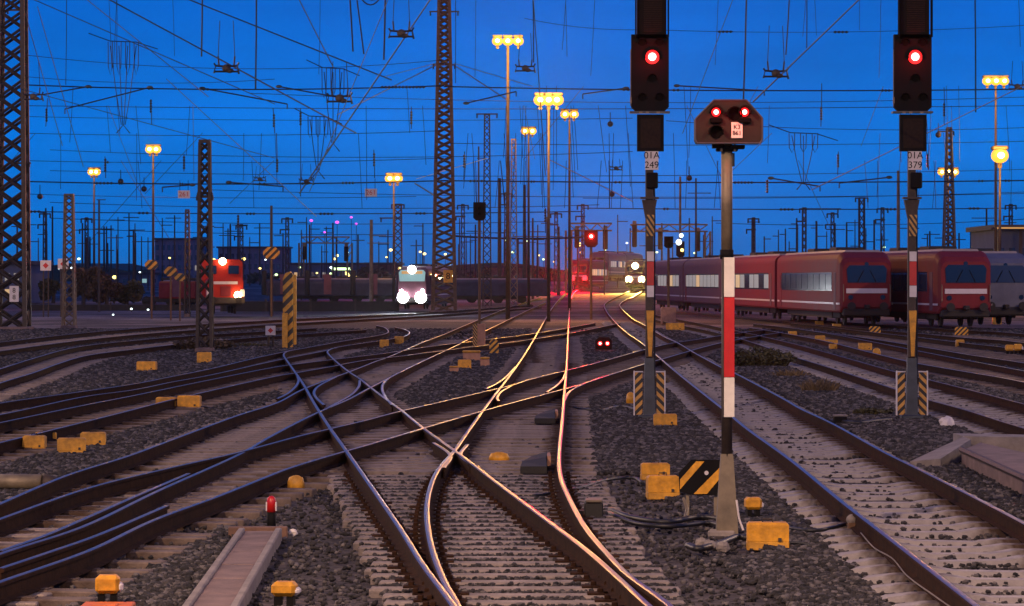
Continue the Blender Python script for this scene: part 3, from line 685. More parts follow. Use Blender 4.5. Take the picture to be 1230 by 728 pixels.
def dwarf_signal():
    D = depth(422, GZ); s = F / D; w = lambda p: p / s
    t = thing('dwarf_signal', at(725, 422, D), 'low dwarf signal at ground level with two small red lights', 'railway signal')
    q = MB(); q.prism(chamfer_rect(-w(10), w(10), w(2), w(17), w(4), 'top'), 0, .2); hd = q.build('signal_head', M['black'], t)
    for x in (-4.2, 4.6): red_lens(hd, (w(x), 0, w(9.5)), w(2.6), 3)
    q = MB(); q.box((0, .1, w(1)), (w(8), .2, w(3))); q.build('base', M['steel_dark'], t)
dwarf_signal()
# ================================================================== STRIPED MARKERS
def marker_post():
    D = depth(418, GZ); s = F / D; w = lambda p: p / s
    t = thing('marker_post', at(347, 418, D), 'tall yellow and black striped box post left of centre with a yellow side', 'marker post')
    q = MB(); q.prism([(-w(7), 0), (w(5), 0), (w(5), w(88)), (w(2), w(92)), (-w(4), w(90)), (-w(7), w(84))], -.12, .10); q.build('striped_panel', M['st_post'], t)
    q = MB(); q.box((w(7.3), 0, w(46)), (w(3.6), .20, w(84)), bev=.02); q.build('side_panel', M['yellow'], t)
    q = MB(); q.box((-w(4), -.35, w(21)), (w(6.5), .16, w(42)), bev=.02); q.build('side_post', M['yellow'], t)
marker_post()
def octagon_board():
    """knee-high striped board on a short stand behind the shunting signal's foot"""
    D = depth(624, GZ); s = F / D; w = lambda p: p / s; z = lambda y: (624 - y) / s; o = lambda x: (x - 845) / s
    t = thing('warning_board', at(845, 624, D), 'octagonal black board with two broad yellow diagonal stripes at the foot of the tall post', 'warning board')
    poly = [(o(x), z(y)) for x, y in ((818, 593), (835, 597), (868, 597), (884, 590), (884, 566), (872, 554), (832, 554), (817, 570))]
    q = MB(); q.prism(poly, .30, .33); bd = q.build('board', M['black'], t)
    for pts in (((818.5, 590), (818.5, 578), (838, 556), (848, 556)), ((835, 595.5), (851, 595.5), (869, 574), (869, 561))):
        q = MB(); q.prism([(o(x), z(y)) for x, y in pts], .292, .299); q.build('stripe', M['yellow'], bd)
    q = MB(); q.prism([(o(x), z(y)) for x, y in ((876, 592), (882, 589), (882, 576), (877, 580))], .292, .299); q.build('stripe', M['yellow'], bd)
    q = MB(); q.disc((o(850.5), .285, z(570)), w(2.6), .01); q.build('reflector', M['sign_white'], bd)
    q = MB()
    for x in (828, 862): q.box((o(x), .36, z(608)), (w(4), .05, z(592) - z(624)))
    q.tube([(o(822), .2, z(600)), (o(826), .1, z(612)), (o(822), -.1, z(622))], .018); q.build('stand', M['galv'], t)
octagon_board()
def round_board(cx, cy, r, base, label, w_px=None, sign='st'):
    D = depth(base, GZ); s = F / D; w = lambda p: p / s; z = lambda y: (base - y) / s
    t = thing('signal_board', at(cx, base, D), label, 'warning board', 'striped boards on posts')
    q = MB(); q.tube([(0, .05, 0), (0, .05, z(cy))], max(.05, w(1.1)), 8); q.build('post', M['steel_rust'], t)
    q = MB(); q.prism(chamfer_rect(-w(r), w(r), z(cy + r * .72), z(cy - r * .72), w(r * .5)), -.05, 0); q.build('board', M['st_board'] if sign == 'st' else M['sign_white'], t)
round_board(326, 304, 10, 381, 'highest striped board on a dark post left of the striped marker post')
round_board(182, 318, 8, 383, 'striped board under the left lamp pole')
round_board(205, 326, 8, 385, 'left board of the close pair of striped boards')
round_board(216, 333, 6.5, 386, 'right, lower board of the close pair of striped boards')
def square_sign(cx, cy, r, base, label, m='sign_white'):
    D = depth(base, GZ); s = F / D; w = lambda p: p / s; z = lambda y: (base - y) / s
    t = thing('track_sign', at(cx, base, D), label, 'sign', 'white signs on posts')
    q = MB()
    for dx in ((-r * .45, r * .45) if r > 4 else (0,)): q.tube([(w(dx), .05, 0), (w(dx), .05, z(cy))], .05, 6)
    q.build('post', M['steel_dark'], t)
    q = MB(); q.box((0, -.02, z(cy)), (w(r * 2), .05, w(r * 1.9)), bev=.01); b_ = q.build('plate', M[m], t)
    if r > 5:
        q = MB(); q.prism([(0, z(cy + r * .55)), (w(r * .55), z(cy)), (0, z(cy - r * .55)), (-w(r * .55), z(cy))], -.052, -.046); q.build('diamond_mark', M['red'], b_)
square_sign(55, 319, 6.5, 381, 'white square sign with a dark diamond between the two left masts')
square_sign(76, 317, 6.5, 381, 'square sign hung on the left side of the tan lattice mast')
square_sign(325, 397, 6, 418, 'small pinkish white plate on a short post left of the striped marker post')
# ================================================================== YELLOW BOXES
def yellow_box(x0, y0, x1, y1, label, kind='box', m='yellow'):
    cx = (x0 + x1) / 2; D = depth(y1, GZ); s = F / D; wd = (x1 - x0) / s; hg = (y1 - y0) / s
    t = thing('connection_box', at(cx, y1, D), label, 'track box', 'yellow trackside boxes', rz=random.uniform(-.12, .12))
    dp = max(.18, wd * .5)
    if kind == 'dome':
        q = MB(); n = 10
        q.loft([[(a * wd / 2 * math.cos(6.283 * k / n), dp / 2 * a * math.sin(6.283 * k / n), h_) for k in range(n)] for a, h_ in ((1, 0), (.98, hg * .5), (.8, hg * .85), (.3, hg))])
        q.build('lid', M[m], t, True)
        q = MB(); q.box((0, 0, -.01), (wd * 1.15, dp * 1.2, .04)); q.build('base_plate', M['steel_dark'], t); return t
    if kind == 'lamp':
        lg = hg * .38
        q = MB(); q.box((0, 0, lg + hg * .31), (wd * .78, dp, hg * .60), bev=wd * .12); q.build('lid', M[m], t)
        q = MB(); q.box((wd * .40, 0, lg + hg * .22), (wd * .2, dp * .7, hg * .3), bev=.02); q.build('side_flap', M['sign_white'], t)
        q = MB()
        for sx in (-.2, .2): q.box((sx * wd, 0, lg / 2), (wd * .22, dp * .6, lg))
        q.build('stand', M['black'], t); return t
    hb = hg * .22
    q = MB(); q.loft([[(-wd / 2, -dp / 2, hb), (wd / 2, -dp / 2, hb), (wd / 2, dp / 2, hb), (-wd / 2, dp / 2, hb)],
                      [(-wd / 2, -dp / 2 , hg * .9), (wd / 2, -dp / 2, hg * .9), (wd / 2, dp / 2, hg * .9), (-wd / 2, dp / 2, hg * .9)],
                      [(-wd / 2 + .025, -dp / 2 + .03, hg), (wd / 2 - .025, -dp / 2 + .03, hg), (wd / 2 - .025, dp / 2 - .03, hg), (-wd / 2 + .025, dp / 2 - .03, hg)]])
    q.build('lid', M[m], t)
    q = MB(); q.box((0, 0, hb / 2 - .02), (wd * 1.02, dp * 1.03, hb + .035), bev=.008); q.build('body', M['yellow_dirty'], t)
    q = MB(); q.box((wd * .28, -dp / 2 - .008, hb + .02), (wd * .08, .02, .035)); q.build('latch', M['steel_dark'], t)
    q = MB(); q.tube([(-wd * .12, 0, hg - .002), (-wd * .12, 0, hg + .03), (wd * .12, 0, hg + .03), (wd * .12, 0, hg - .002)], .008, 5); q.build('lid_handle', M['steel_dark'], t)
    q = MB(); q.tube([(wd * .5 - .01, 0, hb * .6), (wd * .5 + .10, .02, hb * .6), (wd * .5 + .22, .05, .0)], .022, 6); q.build('cable_gland', M['cable'], t)
    return t
YB = [
 (770, 556, 804, 573, 'upper box of the yellow pair left of the octagonal striped board', 'box'),
 (777, 571, 815, 596, 'lower box of the yellow pair left of the octagonal striped board', 'box'),
 (897, 627, 947, 656, 'large clean yellow box right of the tall banded post', 'box'),
 (892, 597, 917, 621, 'small yellow box on black legs behind the large clean yellow box', 'lamp'),
 (785, 497, 813, 512, 'yellow box at the foot of the left tall signal', 'box'),
 (752, 471, 763, 486, 'round yellow cap peeking out left of the striped foot of the left tall signal', 'dome'),
 (587, 543, 612, 555, 'yellow domed box lying on the sleepers in the centre of the switch', 'dome'),
 (28, 523, 55, 541, 'leftmost box of the yellow cluster by the left edge', 'box'),
 (42, 519, 68, 531, 'box half hidden behind the leftmost box of the cluster by the left edge', 'box'),
 (69, 526, 103, 544, 'front box of the yellow cluster by the left edge', 'box'),
 (97, 519, 127, 535, 'rightmost box of the yellow cluster by the left edge', 'box'),
 (188, 477, 212, 491, 'left, darker box of the yellow pair beside the left crossing track', 'box'),
 (214, 475, 241, 491, 'right box of the yellow pair beside the left crossing track', 'box'),
 (165, 434, 188, 446, 'single yellow box left of the lattice mast on the left side', 'box'),
 (237, 423, 254, 436, 'single yellow box right at the foot of the left lattice mast', 'box'),
 (111, 690, 148, 727, 'yellow lidded box on black legs above an orange plate, bottom left', 'lamp'),
 (323, 698, 361, 727, 'yellow lidded box with a white flap at the bottom edge', 'lamp'),
 (550, 432, 566, 443, 'bright yellow box below the pinkish signal cabinet', 'box'),
 (456, 408, 467, 417, 'small yellow box near the far bend in the left middle', 'box'),
 (474, 404, 485, 412, 'dull yellow box just right of the small box near the far bend', 'box'),
 (345, 571, 366, 588, 'weathered yellow cap beside the rail left of centre', 'dome'),
 (947, 398, 957, 406, 'single yellow box right behind the dark bush', 'box'),
 (979, 403, 991, 413, 'left box of the group of three right of the dark bush', 'box'),
 (990, 408, 1006, 415, 'middle box of the group of three right of the dark bush', 'box'),
 (996, 413, 1005, 420, 'front box of the group of three right of the dark bush', 'box'),
 (1031, 412, 1047, 421, 'orange yellow box left of the right tall signal', 'box'),
 (1048, 418, 1058, 428, 'small yellow cap nearest to the right tall signal', 'dome'),
 (979, 386, 989, 392, 'small pale yellow box under the left red train', 'box'),
 (1000, 389, 1010, 396, 'small orange box under the left red train', 'box'),
 (1148, 408, 1158, 417, 'small yellow box right of the right tall signal', 'box'),
 (1206, 414, 1219, 426, 'left box of the yellow pair at the right edge', 'lamp'),
 (1216, 413, 1229, 426, 'right box of the yellow pair at the right edge', 'lamp'),
 (800, 388, 822, 397, 'yellow levers heap at the foot of the thin unlit signal', 'box'),
 (1192, 379, 1203, 389, 'yellow box in front of the right hand train', 'box'),
]
for x0, y0, x1, y1, lb, k in YB: yellow_box(x0, y0, x1, y1, lb, k, 'yellow_dirty' if any(w_ in lb for w_ in ('darker', 'dull', 'weathered', 'pale', 'cluster by')) else 'yellow')
for x0, y0, x1, y1, lb in ((588, 408, 599, 425, 'small striped plate right of the pinkish signal cabinet'), (1044, 392, 1058, 403, 'small striped plate below the left red train front'), (1147, 393, 1163, 403, 'small striped plate below the right red train front')):
    D = depth(y1, GZ); s = F / D
    t = thing('striped_plate', at((x0 + x1) / 2, y1, D), lb, 'warning board', 'small striped plates on the ground')
    q = MB(); q.prism(chamfer_rect(-(x1 - x0) / 2 / s, (x1 - x0) / 2 / s, 0.02, (y1 - y0) / s, .08, 'top'), 0, .04); q.build('plate', M['st_yb_r'], t)
    q = MB(); q.box((0, .08, .05), (.1, .12, .2)); q.build('stand', M['steel_dark'], t)
for x0, y0, x1, y1, lb in ((556, 420, 577, 433, 'low tan relay box above the bright yellow box'), (577, 428, 588, 440, 'narrow tan relay box right of the bright yellow box'), (540, 439, 551, 447, 'flat tan relay box left of the bright yellow box')):
    D = depth(y1, GZ); s = F / D; wd = (x1 - x0) / s; hg = (y1 - y0) / s
    t = thing('relay_box', at((x0 + x1) / 2, y1, D), lb, 'track box', 'tan relay boxes by the signal')
    q = MB(); q.box((0, 0, hg * .35), (wd, .35, hg * .7), bev=.02); q.build('body', M['tan_box'], t)
    q = MB(); q.box((0, 0, hg * .83), (wd * 1.06, .40, hg * .2), bev=.03); q.build('lid', M['yellow_dirty'], t)
# ================================================================== SMALL GROUND OBJECTS
def wedge(pts, label):
    """dark cover plate standing between sleepers against the rail"""
    P = [gp(x, y, GZ + .03) for x, y in pts[:2]]; D = P[0].y; s = F / D
    c = gp(pts[0][0], pts[0][1], GZ + .03)
    t = thing('rail_cover', c, label, 'cover plate', 'dark cover wedges beside the central rail')
    q = MB(); loc = [((x - pts[0][0]) / s, (pts[0][1] - y) / s) for x, y in pts]
    # front low edge, rising to the back against the rail
    x0, x1 = 0, loc[1][0]; hb = .10
    q.loft([[(x0, 0, 0), (x1, 0, 0), (x1, 0, hb), (x0, 0, hb)], [(x0 + .03, .9, 0), (x1, .9, 0), (x1, .9, hb + .08), (x0 + .03, .9, hb + .02)], [(x0 + .18, 1.9, 0), (x1 + .03, 1.9, 0), (x1 + .03, 1.9, hb + .10), (x0 + .18, 1.9, hb + .04)]])
    q.build('wedge', M['rubber'], t)
    q = MB(); q.box((x1 + .04, 1.4, .12), (.05, .9, .14)); q.build('stop_block', M['tan_box'], t)
wedge([(625, 569), (657, 569)], 'larger dark wedge cover left of the golden rail in the foreground switch')
wedge([(642, 509), (667, 509)], 'smaller dark wedge cover further up the red lit rail')
def magnet():
    t = thing('track_magnet', gp(713, 622, GZ), 'small dark track magnet box with a pale lid right of the golden rail', 'track magnet')
    q = MB(); q.box((0, 0, .09), (.21, .34, .18), bev=.015); q.build('housing', M['rubber'], t)
    q = MB(); q.box((.0, -.02, .20), (.19, .34, .03), bev=.01); q.build('lid', M['galv'], t)
    q = MB(); q.box((-.14, 0, .05), (.10, .20, .07)); q.build('bracket', M['steel_dark'], t)
magnet()
def limit_post():
    t = thing('boundary_post', gp(326, 632, GZ), 'short post with a shiny red and white rounded cap, lower left', 'marker post')
    q = MB(); q.tube([(0, 0, -.05), (0, 0, .16)], .048, 12); q.build('post', M['black'], t, True)
    q = MB(); q.tube([(0, 0, .155), (0, 0, .27), (0, 0, .31), (0, 0, .33)], [.052, .052, .042, .018], 12); c = q.build('cap', M['red'], t, True)
    for sx in (-1, 1):
        q = MB(); q.box((sx * .052, -.01, .215), (.016, .05, .10), bev=.004); q.build('reflector', M['sign_white'], c)
limit_post()
def trough():
    L0, L1, R0, R1 = gp(232, 728, GZ), gp(289, 646, GZ), gp(291, 728, GZ), gp(336, 646, GZ)
    t = thing('cable_trough', (L0 + R0) / 2, 'concrete cable trough with brown lids and raised edges running to the bottom edge', 'cable trough')
    base = (L0 + R0) / 2; d = ((L1 + R1) / 2 - base); ln = d.length; d.normalize(); u = Vector((d.y, -d.x, 0)); hw = (R0 - L0).length / 2
    a = -math.atan2(d.x, d.y)
    T = Matrix.Rotation(a, 4, 'Z'); n = 9; st = (ln + 5) / n
    for k in range(n):
        q = MB(); q.box((random.uniform(-.008, .008), -5 + st * (k + .5), .045 + random.uniform(-.006, .006)), (hw * 1.66, st - .03, .06), T, bev=.008); q.build('lid', M['trough_lid'], t)
    for sx in (-1, 1):
        q = MB(); q.box((sx * hw * .95, -5 + (ln + 5) / 2, .03), (.07, ln + 5, .15), T, bev=.012); q.build('edge_kerb', M['concrete'], t)
trough()
def beam():
    t = thing('wooden_beam', gp(310, 644, GZ), 'dark brown beam lying across the end of the cable trough', 'beam')
    q = MB(); q.box((0, 0, .04), (.62, .16, .12), bev=.012, rz=.05); q.build('timber', M['rough_wood'], t)
    q = MB(); q.box((.22, -.082, .05), (.05, .01, .06)); q.build('bolt_plate', M['steel_dark'], t)
beam()
def orange_plate():
    t = thing('ground_plate', gp(128, 733, GZ), 'bright orange plate lying in the ballast under the yellow lidded box', 'plate')
    q = MB(); q.box((0, 0, .02), (.42, .5, .05), bev=.01); q.build('plate', M['orange'], t)
    q = MB(); q.box((0, -.1, .05), (.2, .2, .02), bev=.005); q.build('rib', M['orange'], t)
orange_plate()
def pipe():
    t = thing('drain_pipe', gp(20, 580, GZ), 'dark half buried cable duct at the left edge', 'duct')
    a, b_ = gp(-30, 578, GZ + .10), gp(50, 579, GZ + .10); o = Vector(t.location)
    q = MB(); q.tube([a - o, b_ - o], .10, 14); q.build('duct_body', M['galv'], t, True)
    q = MB(); q.tube([b_ - o, b_ - o + Vector((.25, .1, -.06))], [.12, .09], 14); q.build('duct_end', M['steel_dark'], t, True)
pipe()
def low_platform():
    t = thing('crossing_slab', gp(1190, 575, GZ), 'low brown slab platform with a sloping end beside the right track', 'platform')
    o = Vector(t.location)
    def P(x, y, h=0): return gp(x, y, GZ + h) - o
    h = .20
    # long slab
    a, b_ = P(1155, 559), P(1290, 626); c, d = P(1330, 556), P(1160, 551)
    up = Vector((0, 0, h + .02))
    top = [P(1155, 559) + up, P(1290, 626) + up, P(1380, 600) + up, P(1178, 549) + up]
    bot = [Vector((p.x, p.y, -.06)) for p in top]
    q = MB(); q.add(bot + top, [(3, 2, 1, 0), (4, 5, 6, 7), (0, 1, 5, 4), (1, 2, 6, 5), (2, 3, 7, 6), (3, 0, 4, 7)]); q.build('slab', M['trough_lid'], t)
    off = Vector((0, 0, .035))
    top2 = [Vector((p.x, p.y, p.z)) for p in top]
    q = MB()
    for i, j in ((0, 1),):
        q.tube([top2[0] + off * .2, top2[1] + off * .2], .045, 6)
    q.build('front_edge', M['steel_dark'], t)
    # coping wall behind and its ramped end
    w0 = P(1130, 561); w1 = P(1166, 552); w2 = P(1400, 552)
    th = Vector((-.30, .25, 0)); hh = Vector((0, 0, .19))
    q = MB()
    for p0, p1, hA, hB in ((w0, w1, .12, .30), ):
        A = [p0, p1, p1 + Vector((.02, .9, 0)), p0 + Vector((-.35, .75, 0))]
        q.add([Vector((v.x, v.y, -.06)) for v in A] + [A[0] + Vector((0, 0, hA)), A[1] + Vector((0, 0, hB)), A[2] + Vector((0, 0, hB)), A[3] + Vector((0, 0, hA * .3))], [(3, 2, 1, 0), (4, 5, 6, 7), (0, 1, 5, 4), (1, 2, 6, 5), (2, 3, 7, 6), (3, 0, 4, 7)])
    q.build('ramp_end', M['concrete'], t)
    q = MB(); A = [w1 + Vector((.03, 1.0, 0)), w2, w2 + Vector((0, .8, 0)), w1 + Vector((.0, 1.9, 0))]
    q.add([Vector((v.x, v.y, -.06)) for v in A] + [v + Vector((0, 0, .30)) for v in A], [(3, 2, 1, 0), (4, 5, 6, 7), (0, 1, 5, 4), (1, 2, 6, 5), (2, 3, 7, 6), (3, 0, 4, 7)]); q.build('coping', M['concrete'], t)
low_platform()
def cable(pts, r, label, m='cable', name='ground_cable'):
    P = [gp(q_[0], q_[1], GZ + .03 + (q_[2] if len(q_) > 2 else 0)) for q_ in pts]
    P = [Vector(p) for p in cr([tuple(p) for p in P], 6)]
    q = MB(); q.tube(P, r, 6); o = q.build(name, M[m], None, True); tag(o, label, 'cable', 'cables on the ballast')
cable([(640, 596), (690, 588), (726, 577), (760, 574), (772, 580)], .022, 'thin black cable leading to the pair of yellow boxes')
cable([(733, 612), (760, 622), (800, 627), (840, 621), (868, 624)], .034, 'thick black cable from the magnet box to the tall banded post')
cable([(733, 617), (765, 629), (810, 632), (850, 628), (868, 632)], .026, 'second black cable running just below the thick one')
cable([(826, 655), (840, 659), (866, 652), (885, 645), (897, 646)], .034, 'black cable bundle in front of the foot of the tall banded post')
cable([(948, 634), (970, 637), (990, 636), (1015, 630)], .022, 'short black cable from the large yellow box to the right track')
cable([(1034, 640, .05), (1050, 658, .03), (1072, 671, .02), (1090, 692, .02), (1120, 714, .02), (1150, 735, .02)], .007, 'thin pale cable along the foot of the near right rail', 'concrete')
cable([(1000, 505), (1030, 508), (1050, 506), (1070, 504)], .04, 'dark cable running from the pale lid to the right tall signal')
cable([(690, 490), (720, 493), (745, 488), (765, 492)], .03, 'black cable left of the foot of the left tall signal')
def clamp():
    t = thing('rail_clamp', gp(1024, 632, GZ + .05), 'pale bond clamp on the near right rail where the thin cable ends', 'clamp')
    q = MB(); q.ball((0, 0, .07), (.07, .06, .06), 10, 6); q.build('cap', M['concrete'], t, True)
    q = MB(); q.box((.0, 0, .0), (.10, .12, .08), bev=.01); q.build('bracket', M['steel_rust'], t)
clamp()
def lid_box(x, y, label):
    t = thing('cable_pit', gp(x, y, GZ), label, 'cable pit')
    q = MB(); q.box((0, 0, .05), (.24, .3, .14), bev=.01); q.build('pit', M['black'], t)
    q = MB(); q.box((0, -.02, .14), (.26, .2, .03), bev=.006); q.build('lid', M['concrete'], t)
lid_box(1009, 508, 'small black pit with a pale lid beside the far right rail')
def rubble(x, y, r, m, label):
    q = MB(); b_ = gp(x, y, GZ + r * .5)
    q.ball((0, 0, 0), (r, r * .8, r * .8), 8, 5); vs = []
    q.v = [tuple(Vector(v) * (1 + random.uniform(-.2, .2))) for v in q.v]
    o = q.build('loose_stone', M[m], None, False, b_); tag(o, label, 'stone', 'pale stones lying about')
rubble(1137, 508, .14, 'sign_white', 'white stone right of the foot of the right tall signal')
rubble(352, 640, .05, 'sign_white', 'white stone right of the dark beam')
for x, y in ((868, 657), (852, 655), (842, 652)): rubble(x, y, .07, 'concrete', 'pale rubble at the foot of the tall banded post')
# ------------------------------------------------------------------ weeds
def tuft(px, py, wx, hy, n, m, label, name='bush', leafy=True):
    D = depth(py, GZ); s = F / D; c = at(px, py, D); wd = wx / 2 / s; hg = hy / s; rr = random.Random(px)
    q = MB()
    for _ in range(n):
        a = rr.uniform(0, 6.283); r_ = math.sqrt(rr.random()); bx, by = wd * r_ * math.cos(a), wd * .8 * r_ * math.sin(a)
        top = hg * rr.uniform(.45, 1.0) * (1 - .45 * r_)
        lx, ly = bx * .35 + rr.uniform(-.3, .3) * hg, by * .3 + rr.uniform(-.3, .3) * hg
        wb = rr.uniform(.008, .02) * max(1, D / 60); th = rr.uniform(0, 3.14)
        u = Vector((math.cos(th), math.sin(th), 0)) * wb
        p0, p1, p2 = Vector((bx, by, 0)), Vector((bx + lx * .4, by + ly * .4, top * .6)), Vector((bx + lx, by + ly, top))
        q.add([p0 - u, p0 + u, p1 + u * .8, p1 - u * .8, p2], [(0, 1, 2, 3), (3, 2, 4)])
        if leafy:
            for _k in range(4):
                f = rr.random(); p = p1.lerp(p2, f) + Vector((rr.uniform(-.1, .1), rr.uniform(-.1, .1), rr.uniform(-.06, .06))) * hg
                e1 = Vector((rr.uniform(-1, 1), rr.uniform(-1, 1), rr.uniform(-.6, .6))).normalized() * .045 * max(1, D / 60); e2 = e1.cross(Vector((rr.uniform(-1, 1), rr.uniform(-1, 1), 1))).normalized() * .028 * max(1, D / 60)
                q.add([p - e1, p + e2, p + e1, p - e2], [(0, 1, 2, 3)])
    o = q.build(name, M[m], None, False, c); tag(o, label, 'plant', 'weeds between the tracks'); return o
tuft(915, 440, 62, 27, 520, 'leaf', 'dark green bush in the gravel right of the banded post')
tuft(985, 470, 44, 22, 260, 'dry_grass', 'dry brown weed clump right of the dark bush', 'weed_clump', False)
tuft(950, 452, 40, 12, 160, 'dry_grass', 'low dry weeds between the bush and the brown clump', 'weed_clump', False)
tuft(1048, 498, 40, 10, 120, 'leaf', 'low dark weeds at the foot of the right tall signal', 'weed_clump')
tuft(795, 460, 16, 16, 90, 'dry_grass', 'thin dry weeds right of the striped foot of the left tall signal', 'weed_clump', False)
tuft(300, 416, 60, 6, 260, 'leaf', 'low green grass patch right of the weed grown lattice mast', 'grass_clump', False)
tuft(245, 420, 56, 18, 260, 'leaf_brown', 'dark weeds round the foot of the left lattice mast', 'weed_clump')
# ================================================================== LATTICE MASTS
def gz(D): return lift(D) + GZ
def ground_at(px, D): return Vector(((px - CX) / F * D, D, gz(D)))
def lattice_mast(px, ytop, D, wt, wb, label, m='steel_dark', leg_px=None, bays=None, arms=(), group='lattice masts of the yard', head=None):
    s = F / D; c = ground_at(px, D); Ht = (H - (ytop - HZ) / s) - c.z
    t = thing('lattice_mast', c, label, 'lattice mast', group)
    a, b_ = wb / 2 / s, wt / 2 / s; rl = (leg_px or max(.9, wt * .14)) / s / 1.0
    lerp = lambda z: a + (b_ - a) * z / Ht
    for sx, sy in ((-1, -1), (1, -1), (1, 1), (-1, 1)):
        q = MB(); q.loft([[(sx * lerp(z) + dx * rl * .5, sy * lerp(z) + dy * rl * .5, z) for dx, dy in ((-1, -1), (1, -1), (1, 1), (-1, 1))] for z in (0, Ht)]); q.build('leg', M[m], t)
    q = MB(); n = bays or max(5, int(Ht / (2.3 * (a + b_) / 2 * 1.0)))
    z = [Ht * (1 - (1 - k / n) ** 1.15) if a > b_ * 1.2 else Ht * k / n for k in range(n + 1)]
    rb = rl * .36
    for k in range(n):
        z0, z1 = z[k], z[k + 1]; l0, l1 = lerp(z0), lerp(z1)
        for f in range(4):
            T = Matrix.Rotation(f * math.pi / 2, 4, 'Z')
            q.tube([T @ Vector((-l0, -l0, z0)), T @ Vector((l1, -l1, z1))], rb, 4)
            if wb > 14 or f % 2 == 1: q.tube([T @ Vector((l0, -l0, z0)), T @ Vector((-l1, -l1, z1))], rb, 4)
    q.build('bracing', M[m], t)
    q = MB(); q.box((0, 0, .0), (a * 2.6, a * 2.6, .34), bev=.05); q.build('foot', M['trough_lid'], t)
    q = MB(); q.box((0, 0, Ht + .04), (b_ * 2.5, b_ * 2.5, .12)); q.build('cap', M[m], t)
    for y, w_l, w_r in arms:
        za = (H - (y - HZ) / s) - c.z; q = MB(); q.box(((w_r - w_l) / 2 / s, 0, za), ((w_r + w_l) / s, max(.10, 1.6 / s), max(.10, 1.6 / s))); q.build('cross_arm', M[m], t)
        for e in (-w_l, w_r):
            if abs(e) > 4: q = MB(); q.tube([(e / s * .92, 0, za), (e / s * .92, 0, za - 5 / s)], max(.05, 1.0 / s), 6); q.build('insulator', M['insul'], t)
    return t, s, c, Ht
t1, s1, c1, _ = lattice_mast(15, -70, 168, 26, 35, 'huge dark lattice mast at the left edge with a number plate low down', 'steel_dark', 5.0, 22, arms=((12, 6, 18), (196, 4, 22)))
zz = (H - (353 - HZ) / s1) - c1.z
q = MB(); q.box((5 / s1, -18 / s1 - .05, zz), (11 / s1, .05, 19 / s1)); pl = q.build('number_plate', M['sign_white'], t1)
text_mesh('plate_lettering', '8\n8', 8 / s1, M['black'], pl, (5 / s1, -18 / s1 - .09, zz))
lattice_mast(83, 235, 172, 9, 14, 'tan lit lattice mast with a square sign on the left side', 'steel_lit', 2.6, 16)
lattice_mast(246, 171, 117, 11, 17, 'lattice mast standing in dark weeds left of the red shunting engine', 'steel_dark', 3.6, 16, arms=((232, 9, 9), (236, 10, 10)))
t4, s4_, c4, _ = lattice_mast(533.5, -34, 255, 11, 27, 'tallest lattice mast in the middle with bright guy wires and an orange plate', 'steel_rust', 3.8, 46, arms=((14, 18, 18), (78, 14, 14)))
zz = (H - (332 - HZ) / s4_) - c4.z
q = MB(); q.box((5 / s4_, -15 / s4_, zz), (11 / s4_, .06, 15 / s4_)); pl = q.build('number_plate', M['yellow'], t4)
text_mesh('plate_lettering', '8', 11 / s4_, M['black'], pl, (5 / s4_, -15 / s4_ - .06, zz))
lattice_mast(585, 138, 290, 6, 10, 'slim lattice mast with a wide cross arm on top right of the tallest mast', 'steel_dark', 1.5, 26, arms=((137, 13, 13),))
lattice_mast(617, 168, 300, 5, 9, 'pale slim lattice mast just right of the three lamp pole', 'galv', 1.3, 22)
lattice_mast(478, 246, 330, 8, 10, 'short dark lattice mast below the lamp left of the tallest mast', 'steel_dark', 1.8, 14, arms=((246, 8, 8), (262, 22, 4)))
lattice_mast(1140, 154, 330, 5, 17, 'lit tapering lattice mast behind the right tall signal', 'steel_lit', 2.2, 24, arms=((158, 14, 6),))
lattice_mast(225, 253, 230, 4, 6, 'dark narrow lattice mast left of the weed grown mast', 'steel_dark', 1.6, 16)
lattice_mast(1035, 238, 420, 6, 6, 'dark lattice mast with a T shaped head behind the left red train', 'steel_dark', 1.8, 12, arms=((238, 8, 8),))
lattice_mast(966, 250, 430, 4, 4, 'dark lattice mast right of the banded post with a long cross arm', 'steel_dark', 1.5, 12, arms=((251, 6, 44), (266, 10, 2)))
for px_, yt_, D_ in ((54, 256, 380), (104, 262, 430), (290, 270, 450), (345, 262, 410), (556, 246, 400), (608, 232, 380), (668, 256, 420), (700, 246, 450), (905, 262, 450), (1000, 256, 440), (1060, 250, 400), (1214, 246, 380)):
    lattice_mast(px_, yt_, D_, 3.4, 4.6, 'far slim lattice mast among the poles on the skyline', 'steel_dark', 1.1, 9, arms=((yt_ + 1, 7, 7), (yt_ + 14, 9, 3)), group='far lattice masts')
def pole_mast(px, ytop, D, w, label, m='steel_dark', arms=(), group='thin poles of the yard', name='catenary_pole'):
    s = F / D; c = ground_at(px, D); Ht = (H - (ytop - HZ) / s) - c.z
    t = thing(name, c, label, 'pole', group)
    q = MB(); q.tube([(0, 0, 0), (0, 0, Ht)], [w * .62 / s, w * .42 / s], 8); q.build('pole', M[m], t)
    for y, l_, r_ in arms:
        za = (H - (y - HZ) / s) - c.z; q = MB(); q.tube([(-l_ / s, 0, za), (r_ / s, 0, za)], max(.04, .55 / s), 5); q.build('cross_arm', M[m], t)
    return t
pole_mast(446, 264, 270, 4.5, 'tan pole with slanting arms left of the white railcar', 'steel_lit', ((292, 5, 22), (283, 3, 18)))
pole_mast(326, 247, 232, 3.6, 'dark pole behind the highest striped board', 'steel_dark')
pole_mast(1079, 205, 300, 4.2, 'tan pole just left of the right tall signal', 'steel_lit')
pole_mast(119, 240, 260, 2.6, 'thin dark pole right of the tan lattice mast', 'steel_dark', ((240, 3, 8),))
pole_mast(575, 176, 310, 2.2, 'thin pole right of the tallest mast', 'steel_dark', ((190, 2, 10),))
